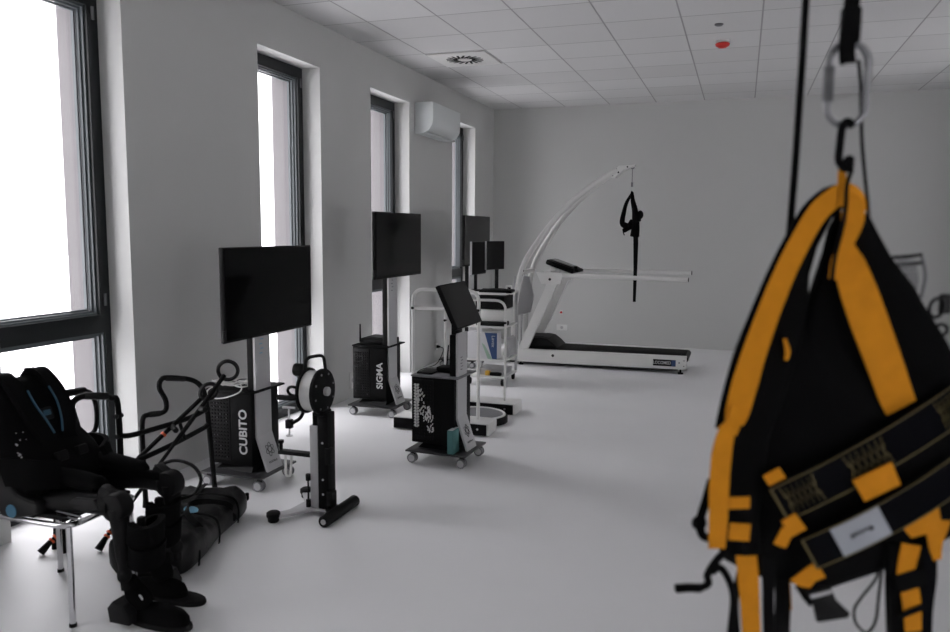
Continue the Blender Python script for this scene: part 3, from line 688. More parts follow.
t = thing('exoskeleton', 'black wearable walking exoskeleton sitting on the chrome chair', 'exoskeleton', (.80, 2.42, 0))
L = at0(t)
def padring(c, hw, hd, up, side, fwd, n=22, e=3.2):
    out = []
    for i in range(n):
        a = 2 * PI * i / n; ca, sa = math.cos(a), math.sin(a)
        out.append(c + side * hw * math.copysign(abs(ca) ** (2 / e), ca) + fwd * hd * math.copysign(abs(sa) ** (2 / e), sa))
    return out
base, topp = V((.68, 2.41, .45)), V((.49, 2.41, .905))
axis = (topp - base).normalized(); sd = V((0, 1, 0)); fw = sd.cross(axis).normalized()
rings = []
for u, hw, hd, off in ((0, .15, .08, .03), (.03, .185, .115, .045), (.12, .195, .125, .045), (.3, .19, .11, .03), (.45, .175, .09, .01), (.62, .172, .078, 0), (.8, .155, .068, -.004), (.93, .135, .055, -.006), (1.0, .12, .03, -.01)):
    rings.append(padring(base + (topp - base) * u + fw * off - V(t.location), hw, hd, axis, sd, fw))
MB().loft(rings).build('back_pack', 'fabric', t, angle=60)
tb = lambda u, s, f: base + (topp - base) * u + sd * s + fw * f - V(t.location)       # torso frame -> local
for s in (-1, 1):
    st = MB().ribbon(smooth_path([tb(1.0, s * .075, -.02), tb(1.03, s * .08, .02), tb(.97, s * .085, .062), tb(.75, s * .09, .10), tb(.55, s * .075, .112), tb(.40, s * .05, .11), tb(.25, s * .08, .105)], 6), .062, .022, (0, 1, 0)).build('shoulder_strap', 'fabric', t)
    MB().tube(smooth_path([tb(.84, s * .085 - s * .034, .102), tb(.70, s * .085 - s * .034, .116), tb(.56, s * .07 - s * .034, .126), tb(.44, s * .05 - s * .03, .124)], 5), .0042, 6).build('blue_trim', 'blue', st)
    MB().box(tb(1.03, s * .07, .0), (.03, .028, .04), bev=.008).build('strap_buckle', 'rubber', st)
    MB().ring(tb(1.03, s * .07, .03), .010, .004, (1, .3, 0)).build('strap_ring', 'steel', st)
    w = MB().ribbon(smooth_path([tb(.28, s * .19, -.02), tb(.25, s * .205, .06), tb(.16, s * .185, .15), tb(.10, s * .12, .19)], 5), .11, .02, axis).build('waist_wing', 'fabric', t)
    MB().box(tb(.24, s * .05, .150), (.03, .05, .04), Ry(-.35), bev=.006).build('waist_buckle', 'rubber', w)
pt = MB().box(tb(.62, 0, .095), (.012, .06, .05), Ry(-.34), bev=.004).build('chest_plate', 'rubber', t)
MB().box(tb(.625, 0, .1025), (.003, .034, .022), Ry(-.34), bev=.001).build('chest_mark', 'blue', pt)
k = MB()
rnd = random.Random(11)
for i in range(16):
    k.ball(tb(rnd.uniform(.15, .6), rnd.choice((-.12, -.15, -.172)), .088 + rnd.uniform(-.005, .006)), rnd.uniform(.002, .004), n=8)
k.build('rivets', 'steel', t)['kind'] = 'stuff'
MB().box(tb(.36, -.135, .095), (.006, .018, .022), Ry(-.34), bev=.002).build('metal_clip', 'steel', t)

def leg(y, s, near):
    """y = plane of the leg, s = direction of the outer side"""
    yh = y + s * .05
    hip = MB().prism([(.56, .46), (.585, .56), (.63, .60), (.70, .50), (.80, .475), (.80, .43), (.68, .395), (.62, .40)], .06, frame_mtx(V((0, yh, 0)) - V(t.location), (1, 0, 0), (0, 0, 1)), bev=.012).build('hip_housing', 'darkgrey', t)
    yo = yh + s * .031
    MB().cyl(L(.675, yo, .43), L(.675, yo + s * .003, .43), .026, n=28).build('blue_badge', 'bluebadge', hip)
    th = MB().tube(smooth_path([L(.76, y, .455), L(.88, y + s * .006, .468), L(1.0, y + s * .008, .478), L(1.09, y, .475)], 5), [.036, .038, .040, .041, .042, .042, .042, .042, .041, .040, .040, .040, .040, .041, .042, .042], 16).build('thigh_actuator', 'black', t)
    MB().prism([(.90, .47), (.96, .505), (1.05, .508), (1.07, .47), (1.0, .455)], .02, frame_mtx(V((0, y + s * .038, 0)) - V(t.location), (1, 0, 0), (0, 0, 1)), bev=.005).build('thigh_cover', 'darkgrey', th)
    for q in (.0, .014): MB().cyl(L(.86, y + s * .042, .44 - q), L(.985, y + s * .045, .432 - q), .0035, n=8).build('thigh_cable', 'midgrey', th)
    MB().tube(smooth_path([L(.79, y - s * .03, .545), L(.80, y - s * .03, .552), L(.90, y - s * .035, .547), L(.99, y - s * .035, .535), L(1.0, y - s * .035, .528)], 4), [.012] + [.036] * 15 + [.012], 16).build('thigh_pad', 'fabric', t)
    MB().tube(smooth_path([L(.74, y - s * .02, .50), L(.95, y - s * .045, .515), L(1.06, y - s * .03, .512), L(1.10, y, .49)], 4), .02, 10).build('thigh_strap', 'fabric', t)
    kn = MB().cyl(L(1.115, y - .034, .475), L(1.115, y + .034, .475), .056, n=28, bev=.014).build('knee_joint', 'black', t)
    MB().box(L(1.10, y, .505), (.13, .055, .06), Ry(.5), bev=.02).build('knee_cover', 'black', kn)
    sh = MB().tube(smooth_path([L(1.12, y, .47), L(1.128, y, .36), L(1.132, y, .26), L(1.14, y, .15)], 4), [.040, .038, .035, .033, .031, .029, .028, .026, .022, .02, .018, .018, .018], 14).build('shin_strut', 'black', t)
    MB().ball(L(1.135, y, .205), .027, (1, 1, 1.2)).build('shin_clamp', 'rubber', sh)
    cx = 1.205 if near else 1.115
    for zc in (.375, .285):
        c = MB(); q = []
        for i in range(19):
            a = -2.5 + 5.0 * i / 18; q.append(L(cx + .052 * math.cos(a), y - s * .045 + .060 * math.sin(a), zc + .008 * math.sin(a * 2)))
        c.ribbon(q, [.06] + [.082] * 17 + [.06], .026, (.1, 0, 1))
        c.build('calf_cuff', 'fabric', t)
    MB().box(L(cx - .02, y - s * .045, .33), (.03, .03, .20), bev=.01).build('cuff_holder', 'black', t)
    fx = .0 if near else -.085
    f = MB().prism([(1.085, .022), (1.075, .080), (1.10, .108), (1.15, .098), (1.175, .055), (1.175, .022)], .075, frame_mtx(V((fx * .5, y, 0)) - V(t.location), (1, 0, 0), (0, 0, 1)), bev=.01).build('ankle_unit', 'darkgrey', t)
    so = []
    for i in range(22):
        a = 2 * PI * i / 22; ca, sa = math.cos(a), math.sin(a)
        so.append((1.245 + fx + .150 * math.copysign(abs(ca) ** .8, ca), y - s * .05 + .05 * sa * (1 + .12 * ca)))
    mo = Matrix.Translation(-V(t.location))
    MB().prism(so, .022, mo @ Matrix.Translation((0, 0, .0125)), bev=.006).build('sole', 'rubber', t)
    lo = [[L(1.235 + fx + (x - 1.235) * k_, y - s * .05 + (yy - y + s * .05) * k_, z) for x, yy in so] for k_, z in ((.93, .024), (.93, .045), (.80, .066), (.5, .078))]
    MB().loft(lo).build('foot_shell', 'fabric', t, angle=60)
    MB().tube(smooth_path([L(1.145 + fx * .6, y - s * .02, .19), L(1.15 + fx * .8, y - s * .035, .13), L(1.20 + fx, y - s * .045, .075)], 4), [.022, .026, .03, .036, .04, .042, .042, .04, .03], 14).build('ankle_strap', 'fabric', t)
    MB().ring(L(1.185 + fx, y - s * .02, .112), .016, .0045, (.3, 1, .3)).build('ankle_ring', 'steel', t)
leg(2.285, -1, True)
leg(2.575, 1, False)
MB().tube(smooth_path([L(1.02, 2.60, .53), L(1.10, 2.63, .555), L(1.19, 2.63, .54), L(1.235, 2.62, .49), L(1.215, 2.60, .435), L(1.16, 2.59, .41)], 6), .0075, 8).build('hose', 'black', t)

# ================================================================== DUFFEL BAG
t = thing('duffel_bag', 'long black duffel bag lying on the floor beside the exoskeleton feet', 'bag', (.80, 3.03, 0), .29)
rings = []
rnd = random.Random(5)
NB = 26
for i in range(NB):
    u = i / (NB - 1); y = -.40 + .80 * u
    endk = min(1, min(u, 1 - u) / .05) ** .5 if 0 < u < 1 else .0
    hw = (.185 + .012 * math.sin(u * 9)) * (.80 + .20 * endk); hz = (.068 + .014 * math.sin(u * 7 + 1) + .018 * (1 - u)) * (.66 + .34 * endk)
    r = []
    for k in range(30):
        a = 2 * PI * k / 30; ca, sa = math.cos(a), math.sin(a)
        e = 2 / 3.6
        x = hw * math.copysign(abs(ca) ** e, ca); z = hz * math.copysign(abs(sa) ** e, sa)
        if sa > .05: z += .013 * math.sin(x * 42 + y * 62 + 2 * math.sin(y * 14)) * sa + .007 * math.sin(y * 95 - x * 24) * sa
        r.append(V((x, y, max(.0, z + hz * .985))))
    rings.append(r)
MB().loft(rings).build('body', 'bagcloth', t, angle=70)
zt = lambda u: 2 * (.068 + .014 * math.sin(u * 7 + 1) + .018 * (1 - u)) + .004
MB().ribbon([(-.02 + .01 * math.sin(u * 5), -.37 + .74 * u, zt(u) + .004) for u in [i / 20 for i in range(21)]], .022, .006, (1, 0, 0)).build('zip', 'rubber', t)
for sx in (-1, 1):
    pts = [(sx * .188, -.20, .05), (sx * .165, -.19, .14), (sx * .07, -.12, .185), (sx * .03, 0, .19), (sx * .07, .12, .165), (sx * .165, .17, .13), (sx * .19, .18, .05)]
    MB().ribbon(smooth_path(pts, 6), .028, .006, (0, 1, .4)).build('carry_strap', 'webbing', t)
for y in (-.30, -.05, .22):
    MB().ribbon(smooth_path([(.19, y, .02), (.194, y, .09), (.165, y, .150), (.05, y + .01, .165), (-.05, y, .163), (-.165, y, .148), (-.192, y, .06)], 4), .014, .004, (0, 1, 0)).build('compression_strap', 'webbing', t)
MB().box((.182, .385, .10), (.02, .03, .04), bev=.006).build('end_tab', 'webbing', t)
MB().cyl((.045, -.02, .170), (.047, -.02, .179), .034, n=28, bev=.003).build('pale_badge', 'paleblue', t)

# ================================================================== WALKING FRAME AND CRUTCHES
t = thing('walker', 'black tubular walking frame with stepped handles by the big window', 'walking frame', (.42, 3.20, 0))
L = at0(t)
d2 = V((.547, .837, 0))
A0 = V((.273, 3.363, 0)); B0 = V((.608, 3.144, 0))
def AP(s, z): return A0 + d2 * s + V((0, 0, z)) - V(t.location)
def BP(s, z): return B0 + d2 * s + V((0, 0, z)) - V(t.location)
sideA = [AP(0, .03), AP(-.004, .30), AP(.0, .485), AP(.035, .514), AP(.09, .512), AP(.125, .53), AP(.125, .585), AP(.095, .655), AP(.11, .703), AP(.16, .705), AP(.265, .682), AP(.32, .64), AP(.345, .57), AP(.36, .40), AP(.383, .03)]
def offs(pts, off, dz): return [p + V(off) + V((0, 0, dz)) for p in pts]
MB().tube(smooth_path(sideA, 5), .0142, 12).build('side_tube', 'black_matte', t)
for p0, p1 in ((AP(.035, .514), AP(.095, .513)), (AP(.13, .706), AP(.235, .690))): MB().cyl(p0, p1, .0165, n=14, bev=.003).build('hand_grip', 'darkgrey', t)
sideB = [BP(-.215, .03), BP(-.213, .35), BP(-.215, .674), BP(-.245, .712), BP(-.30, .728), BP(-.375, .735), BP(-.415, .70), BP(-.40, .61), BP(-.385, .54), BP(-.40, .50), BP(-.44, .485), BP(-.475, .46), BP(-.48, .30), BP(-.48, .03)]
MB().tube(smooth_path(sideB, 5), .0148, 12).build('side_tube', 'black_matte', t)
for p0, p1 in ((BP(-.255, .722), BP(-.36, .738)),): MB().cyl(p0, p1, .018, n=14, bev=.003).build('hand_grip', 'darkgrey', t)
for p in (AP(0, 0), AP(.383, 0), BP(-.215, 0), BP(-.48, 0)): MB().cyl(p, p + V((0, 0, .05)), .018, .014, n=16).build('rubber_foot', 'rubber', t)
MB().tube(smooth_path([BP(-.213, .52), BP(-.205, .518) + V((.03, .03, 0)), L(.545, 3.12, .518), L(.53, 3.42, .508), AP(.35, .50)], 5), .0138, 10).build('cross_bar', 'black_matte', t)
MB().tube(smooth_path([BP(-.213, .37), L(.53, 3.10, .385), L(.515, 3.35, .395), AP(.358, .405)], 5), .0138, 10).build('cross_bar', 'black_matte', t)
MB().cyl(L(.535, 3.34, .51), L(.518, 3.40, .398), .0095).build('brace', 'black_matte', t)
k = MB()
for p in (BP(-.213, .62), BP(-.213, .52), AP(.357, .41), AP(.35, .50)): k.cyl(p + V((0, -.02, 0)), p + V((0, .02, 0)), .012, n=12)
k.build('joint_collar', 'darkgrey', t)
t = thing('walker', 'second black frame behind, with two foam hand grips against the window', 'walking frame', (.27, 2.86, 0))
L = at0(t)
MB().tube(smooth_path([L(.27, 2.90, .735), L(.27, 2.96, .728), L(.27, 3.02, .705), L(.27, 3.05, .63), L(.27, 3.045, .53), L(.27, 3.00, .492), L(.27, 2.93, .485)], 5), .0115, 12).build('handle_tube', 'black_matte', t)
for a, b in (((.27, 2.865, .735), (.27, 2.985, .725)), ((.27, 2.93, .484), (.27, 3.0, .490))): MB().cyl(L(*a), L(*b), .019, n=16, bev=.006).build('foam_grip', 'rubber', t)
MB().tube(smooth_path([L(.27, 2.94, .485), L(.27, 2.86, .43), L(.27, 2.79, .25), L(.27, 2.765, .03)], 5), .0115, 12).build('leg_tube', 'black_matte', t)
MB().cyl(L(.27, 2.765, 0), L(.27, 2.765, .05), .018, .014, n=16).build('rubber_foot', 'rubber', t)
MB().tube(smooth_path([L(.27, 2.83, .36), L(.20, 2.86, .34), L(.12, 2.93, .25), L(.10, 2.96, .03)], 5), .0115, 12).build('leg_tube', 'black_matte', t)
MB().cyl(L(.10, 2.96, 0), L(.10, 2.96, .05), .018, .014, n=16).build('rubber_foot', 'rubber', t)

def crutch(label, tip, cuff, cdir, R, sx):
    t = thing('forearm_crutch', label, 'crutch', (tip[0], tip[1], 0), 0, 'forearm crutches')
    d = V(cuff) - V((tip[0], tip[1], .02)); o = V((0, 0, .02)); n = d.normalized()
    MB().cyl(o + n * .05, o + d * .62, .0095, n=12).build('lower_tube', 'black_matte', t)
    MB().cyl(o + d * .55, o + d * .97, .012, n=12).build('upper_tube', 'black_matte', t)
    MB().cyl(V((0, 0, .0)) + n * .003 + V((0, 0, .012)), o + n * .06, .019, .0125, n=16).build('rubber_tip', 'rubber', t)
    MB().cyl(o + n * .062, o + n * .072, .0155, n=16).cyl(o + n * .082, o + n * .092, .0155, n=16).build('orange_ring', 'orangering', t)
    if sx < .9: MB().cyl(o + d * .70, o + d * .712, .0155, n=16).build('orange_ring', 'orangering', t)
    side = n.cross(V(cdir)).normalized()
    h = o + d * .76
    MB().cyl(h, h + n.cross(side) * -.10 + side * .02 - n * .02, .014, n=14, bev=.004).build('hand_grip', 'rubber', t)
    cu = o + d
    MB().ring(cu, R, .0105, cdir, sx=sx, n=36).build('arm_cuff', 'black', t)
    MB().ring(cu + V(cdir).normalized() * .012, R, .0075, cdir, sx=sx, n=36).build('cuff_lining', 'darkgrey', t)
    return t
crutch('crutch lying lower, its orange-ringed tip under the chair seat', (.274, 2.672), (.64, 3.45, .655), (.75, -.60, .25), .048, .8)
crutch('crutch with the upright round arm cuff in front of the cart printed CUBITO', (.50, 2.79), (.695, 3.55, .758), (.45, -.88, -.1), .052, 1.0)

# ================================================================== THE LIFTING HARNESS CLOSE TO THE CAMERA
HX, HY, HZ, HR = 3.45, 1.235, 1.795, .3278
U1 = .00145
def hp(a, b, d=0.):                # drawing units of the harness pattern -> metres below the steel link
    return V(((a - 847) * U1 + (b - 40) * .00007, d, (40 - b) * U1))
def hw(a, b, d=0.):                # the same in world space
    p = hp(a, b, d); c, s = math.cos(HR), math.sin(HR)
    return V((HX + p.x * c - p.y * s, HY + p.x * s + p.y * c, HZ + p.z))

t = thing('ceiling_hook', 'steel ceiling plate carrying the black webbing, above the frame', 'hook', (HX, HY, CEIL), HR)
MB().box((0, 0, -.006), (.16, .10, .012), bev=.003).build('plate', 'steel', t)
MB().ring((.012, 0, -.036), .026, .006, (0, 1, 0)).build('ring', 'steel', t)
t = thing('webbing_strap', 'thick black webbing strap running up from the steel link', 'strap', (HX, HY, HZ), HR)
MB().ribbon([hp(844.7, 63, -.007), hp(842.4, 57.7, -.011), hp(842.4, 46.8, -.011), hp(845.4, 26.5, -.008), hp(849.7, 0.8, -.004), V((.014, 0, .30)), V((.012, 0, CEIL - HZ - .07)), V((.012, -.007, CEIL - HZ - .06))], .021, .0045, (1, 0, 0)).ribbon([hp(849.3, 61, .007), hp(849.6, 54.3, .011), hp(849.6, 43.2, .011), hp(850.6, 23.5, .008), hp(852.3, -0.8, .004), V((.014, .005, .30)), V((.012, .006, CEIL - HZ - .06))], .021, .0045, (1, 0, 0)).build('webbing', 'webbing', t)
MB().box(hp(849, 28), (.024, .020, .05), bev=.004).build('stitched_sleeve', 'webbing', t)
t = thing('quick_link', 'oval steel screw link between the webbing and the harness loop', 'link', (HX, HY, HZ), HR)
P = []
lx, lz, cz = .0295, .036, hp(0, 83).z
for i in range(48):
    a = 2 * PI * i / 48; x = .0270 * math.cos(a); z = .0270 * math.sin(a)
    P.append(V((x + .0025, 0, cz + z + math.copysign(.030, z))))
MB().tube(P, .0048, 14, True).build('oval_ring', 'link', t)
MB().cyl((-.0245, 0, cz - .024), (-.0245, 0, cz + .024), .0072, n=6).build('screw_sleeve', 'link', t)
tag(MB().tube(smooth_path([hw(816.9, -47.2, .03), hw(814.8, -6.1, .03), hw(810.7, 65.7, .03), hw(806, 157.8, .035), hw(801.5, 245.6, .045), hw(797, 303.4, .055)], 5), .0052, 12).tube([V((hw(816.9, -47.2, .03).x, hw(816.9, -47.2, .03).y, CEIL - .001)), hw(816.9, -47.2, .03)], .0052, 12).build('hanging_rope', 'webbing'), 'black rope hanging straight down left of the steel link', 'rope')

t = thing('lifting_harness', 'black and amber lifting harness hanging in the foreground', 'harness', (HX, HY, HZ), HR)
def panel(name, rows, m, n=26, e=2.6, parent=t, wr=0.):
    rings = []
    for b, a0, a1, d, th in rows:
        c = (hp(a0, b) + hp(a1, b)) / 2; w = (hp(a1, b).x - hp(a0, b).x) / 2; r = []
        for k in range(n):
            q = 2 * PI * k / n; ca, sa = math.cos(q), math.sin(q)
            r.append(V((c.x + w * math.copysign(abs(ca) ** (2 / e), ca), d + th / 2 * math.copysign(abs(sa) ** (2 / e), sa) + wr * math.sin(b * .07 + ca * 3) * sa, c.z)))
        rings.append(r)
    return MB().loft(rings).build(name, m, parent, angle=70)
def strap(name, pts, w, m, parent=t, th=.003, sub=5):
    P = smooth_path([hp(*p) for p in pts], sub); S = []
    for i in range(len(P)):
        g = (P[min(i + 1, len(P) - 1)] - P[max(i - 1, 0)]).normalized()
        S.append(g.cross(V((0, 1, 0))).normalized() if abs(g.y) < .95 else V((1, 0, 0)))
    if isinstance(w, (list, tuple)):
        W = []; k = len(w) - 1
        for i in range(len(P)):
            f = i / (len(P) - 1) * k; j = min(int(f), k - 1); W.append((w[j] + (w[j + 1] - w[j]) * (f - j)) * U1)
    else: W = w * U1
    return MB().ribbon(P, W, th, S).build(name, m, parent)

body = panel('vest_body', [(288.5, 820.7, 914.7, .05, .03), (297.9, 798.7, 931.4, .05, .05), (334.9, 782.3, 962.7, .055, .08), (388, 766.7, 982.6, .06, .10), (441.5, 750, 993.2, .065, .115), (495.5, 737.3, 1002.8, .07, .12), (538, 731, 1002.8, .07, .12), (564.5, 731, 958.2, .07, .11), (580.5, 735.2, 931.7, .07, .10), (593.8, 760.6, 890.6, .065, .08), (604.9, 817.3, 857.3, .06, .05)], 'fabric')
panel('right_wing', [(206.8, 860.1, 872.2, .012, .012), (224.9, 856.7, 882, .014, .022), (250.3, 856, 897.6, .018, .030), (279, 866.1, 922.3, .024, .036), (301.9, 876.4, 937, .030, .044), (330.1, 884.7, 957.9, .036, .05), (346, 890.2, 967.9, .04, .052), (397.1, 908.4, 997.2, .05, .06), (460.7, 920.7, 1009.9, .055, .06)], 'fabric')
panel('left_padding', [(197.6, 828.3, 852.5, 0.014, 0.012), (211.8, 816.2, 836.3, 0.014, 0.02), (240.1, 801.6, 821.8, 0.016, 0.028), (268.6, 793, 814.3, .018, .032), (296.2, 781.3, 813.9, .02, .034), (342.3, 766.1, 806.9, .024, .038), (394, 744.5, 792.7, .028, .042), (435.3, 728.6, 777.8, .03, .045), (486.6, 722.4, 769.6, .03, .05), (527.7, 718.3, 765.5, .03, .05), (560.6, 728.6, 767.6, .03, .05)], 'fabric')
panel('centre_padding', [(204.6, 843.8, 856, .018, .016), (221.9, 835.3, 862.8, .020, .024), (245.3, 830.8, 869.5, .022, .030), (270.9, 823.9, 879.1, .026, .036), (296.7, 816.9, 895.9, .03, .04), (343.3, 809.8, 912.8, .034, .045), (405.7, 800.6, 929.8, .038, .05), (478.5, 796, 935.8, .04, .05), (551, 790.8, 925.4, .04, .05)], 'fabric')
# amber webbing
SF = -.004
ls = strap('shoulder_webbing', [(863.4, 205.9, .004), (855.3, 193.1, -.002), (844, 187.2, -.006), (830.8, 193.2, -.007), (815.6, 207.2, -.008), (800.7, 232, -.008), (784.8, 263.8, -.008), (769.2, 302.5, -.007), (754.5, 344.4, -.006), (745, 377.5, -.004), (737.5, 407.7, -.002), (735, 420, .0)], [10, 18, 20, 20, 20, 20, 21, 22, 24, 26, 24, 18], 'orange')
strap('strap_edge', [(845.7, 184, -.001), (828.7, 191, -.001), (811.7, 206, -.001), (796.7, 231, -.001), (779.7, 264, -.001), (763, 303, 0), (746, 345, .0), (736.7, 378.4, .003), (729.1, 405.8, .005), (723.8, 426.4, .008)], [14, 20, 20, 20, 20, 20, 20, 20, 18, 14], 'webbing', ls)
strap('gather_webbing', [(738.6, 403.1, -.006), (734.1, 410.7, -.008), (731.6, 419, -.006), (727.6, 427.6, -.002)], [18, 13, 16, 20], 'orange')
strap('side_webbing', [(726.7, 422, -.006), (719.8, 448, -.010), (716.4, 483.3, -.012), (715.8, 517.4, -.010), (714.7, 549.3, -.006)], [16, 20, 20, 19, 17], 'orange')
strap('side_webbing_end', [(725.9, 551.6, -.005), (710.1, 543.5, -.009), (698.8, 539.3, -.006)], 6, 'orange') if False else None
rs = strap('shoulder_webbing', [(840.7, 190.1, -.004), (848.7, 198.3, -.010), (851.6, 212.2, -.013), (844, 232, -.015), (835.5, 249.7, -.017), (833.2, 263.5, -.015)], [12, 18, 17, 14, 10, 8], 'orange')
strap('wide_webbing', [(844, 238, -.006), (847.3, 255.8, -.008), (857.3, 284.6, -.008), (869.9, 317.5, -.006), (884.3, 351.8, -.002), (899.2, 385.8, .006), (907.8, 403.5, .010)], [16, 30, 36, 37, 36, 35, 33], 'orange')
strap('webbing_fold', [(844.7, 205.1, -.004), (843, 230, -.009), (834.1, 254.7, -.012), (830.8, 271.6, -.010)], [8, 10, 12, 8], 'orange')
# loop into the steel link
MB().tube(smooth_path([hp(849.7, 122.7, -.007), hp(844, 118.9, -.009), hp(840, 124.6, -.006), hp(838.7, 140.3, -.004), hp(838, 156.2, -.003), hp(844, 163.4, -.006), hp(849.7, 158.3, -.004)], 5), .0056, 10).build('knotted_loop', 'webbing', t)
MB().ball(hp(844.7, 162.2, -.004), .0095, (1.1, .9, .8)).ball(hp(848.3, 155.1, -.002), .0075, (1, .9, .9)).build('knot', 'webbing', t)
strap('knot_webbing', [(842.3, 160.1, -.002), (841, 172.2, -.003), (843.7, 190.1, -.004)], [6, 8, 12], 'orange')
MB().tube(smooth_path([hp(848.7, 164.6, -.010), hp(841.7, 180.7, -.016), hp(840.1, 200.5, -.018), hp(835.8, 225.1, -.019), hp(830.2, 249.7, -.018), hp(828.6, 271.5, -.014)], 5), .003, 8).build('piping_cord', 'webbing', t)
MB().tube(smooth_path([hp(859, 59.1, .006), hp(862, 89.3, .006), hp(862.7, 129.6, .005), hp(865.4, 164.8, .004), hp(869.4, 199.9, .004), hp(871.1, 222, .006)], 5), .0026, 8).build('thin_cord', 'webbing', t)
# mesh pocket and side buckle on the right
MB().tube([hp(*p) for p in ((904.1, 250.5, .03), (916.4, 249.4, .022), (929.1, 247.3, .018), (930.1, 255.4, .018), (913.4, 257.5, .022), (903.1, 258.7, .03))], .0028, 8, True).build('pocket_hem', 'webbing', t)
k = MB()
for i in range(6):
    k.tube([hp(905 + i * 3.4, 252, .02), hp(912 + i * 2.6, 272, .016), hp(918 + i * 1.6, 293, .026)], .0011, 5)
    k.tube([hp(904 + i * 1.6, 255 + i * 6.2, .02), hp(916 + i * .8, 255 + i * 6.2, .015), hp(924 + i * .4, 255 + i * 6.2, .02)], .0009, 5)
k.tube(smooth_path([hp(929.1, 249.3, .018), hp(932.4, 268.5, .016), hp(930.7, 291.2, .022)], 4), .0028, 6)
k.build('pocket_mesh', 'midgrey', t)
MB().ring(hp(946.2, 301.2, .02), .012, .0028, (.25, 1, 0), sx=.8, sy=1.2).ring(hp(952.1, 323.8, .022), .008, .0026, (.2, 1, 0)).box(hp(958.5, 297.8, .03), (.016, .01, .03), bev=.003).build('side_buckle', 'darkgrey', t)
# two diagonal belts
class Belt:
    def __init__(s, p0, p1, w, d0, dm, d1): s.p0, s.p1, s.w, s.d = p0, p1, w, (d0, dm, d1)
    def at(s, u, v, lift=0.):
        a = s.p0[0] + (s.p1[0] - s.p0[0]) * u; b = s.p0[1] + (s.p1[1] - s.p0[1]) * u - 7 * math.sin(PI * u) * 0
        dx, db = s.p1[0] - s.p0[0], s.p1[1] - s.p0[1]; l = math.hypot(dx, db); nx, nb = -db / l, dx / l
        d = (1 - u) ** 2 * s.d[0] + 2 * u * (1 - u) * s.d[1] + u * u * s.d[2]
        return hp(a + nx * v * s.w, b + nb * v * s.w, d - lift)
    def strip(s, u0, u1, v0, v1, th, lift, n=24):
        mb = MB(); R = []
        for i in range(n + 1):
            u = u0 + (u1 - u0) * i / n
            R.append([s.at(u, v0, lift), s.at(u, v1, lift), s.at(u, v1, lift + th), s.at(u, v0, lift + th)])
        return mb.loft(R)
bu = Belt((777, 502), (968, 394), 39, -.006, -.030, .008)
bl = Belt((807, 553), (968, 467), 36, -.010, -.032, .006)
for bb, nm in ((bu, 'upper_belt'), (bl, 'lower_belt')):
    o = bb.strip(0, 1, -.5, .5, .005, 0).build(nm, 'navy', t)
    g = MB()
    def seam(pts, r=.0011): g.tube([bb.at(u, v, .0055) for u, v in pts], r, 6)
    seam([(i / 20, -.47) for i in range(21)]); seam([(i / 20, .47) for i in range(21)]); seam([(.004, -.47), (.004, .47)], .0018)
    if nm == 'upper_belt':
        for z0, z1 in ((.04, .20), (.36, .56), (.86, 1.0)):
            for ph in (0, 1):
                seam([(z0 + (z1 - z0) * i / 6, -.38 + .76 * ((i + ph) % 2)) for i in range(7)], .0010)
                seam([(z0 + (z1 - z0) * i / 6, -.19 + .38 * ((i + ph) % 2)) for i in range(7)], .0008)
    g.build('gold_stitching', 'gold', o)
lab = bl.strip(.165, .46, -.44, .44, .0015, .005, 8).build('pale_label', 'label', t)
MB().tube([bl.at(.245 + i * .0056, .10 * math.sin(i * 1.9) * (1 - i / 40) - .02, .007) for i in range(24)], .0009, 5).tube([bl.at(.37 + .015 * math.sin(i), -.02 + i * .012, .007) for i in range(8)], .0011, 5).build('label_mark', 'darkgrey', lab)
# amber keepers
for pts, w in (([(851.7, 482.1, -.030), (867.8, 472.5, -.034), (887.9, 463.2, -.032)], 25), ([(784.7, 526.8, -.012), (798.3, 516.9, -.016)], 20), ([(765.4, 477.7, -.006), (780.7, 467.4, -.012)], 12), ([(778.8, 545.7, -.008), (786.6, 526.8, -.012)], 13), ([(801, 591, .0), (810.2, 578.1, -.006), (821.5, 570.6, -.008)], [22, 17, 19]), ([(909.9, 531.8, -.008), (925.2, 518.9, -.012), (942.7, 514, -.008)], [12, 28, 34]), ([(942.3, 519, -.004), (941.2, 544.4, -.002), (944, 562, .0)], [26, 14, 8]), ([(729, 503, -.0), (750.5, 502.5, .002)], 12), ([(729, 533, -.0), (750.5, 534.5, .002)], 18), ([(786.6, 332.2, .002), (789.3, 345.1, .001), (787.6, 354.2, .002)], [3, 5, 3])):
    strap('amber_keeper', pts, w, 'orange', th=.0035)
# hanging tails
strap('hanging_webbing', [(748.9, 559.5, .012), (750.4, 583.1, .010), (752.4, 613.4, .010), (754.9, 664.6, .012)], [21, 22, 20, 19], 'orange')
strap('black_tail', [(775.2, 565.9, .02), (774.2, 606.6, .02), (775.2, 677.8, .02)], [15, 11, 11], 'webbing', th=.006)
strap('black_tail', [(792.9, 584.1, .04), (795, 623.5, .04), (792.9, 680.4, .04)], [14, 16, 16], 'webbing', th=.005)
strap('amber_tail', [(799.8, 601.8, .05), (800.8, 635.2, .05)], [12, 13], 'orange')
strap('buckle_tail', [(801, 588, .0), (811.4, 597.3, -.002), (819.4, 605.3, -.002)], [12, 20, 22], 'webbing')
bk = MB().prism([(q.x, q.z) for q in [hp(805, 594), hp(833, 590), hp(838, 604), hp(853, 619), (hp(850, 624)), hp(819, 629), hp(815, 608)]], .012, XZ(-.002), bev=.003).build('plastic_buckle', 'black', t)
MB().prism([(q.x, q.z) for q in [hp(810, 598.5), hp(833, 592.5), hp(833, 595.5), hp(811, 602)]], .002, XZ(-.009)).build('buckle_slot', 'grey', bk)
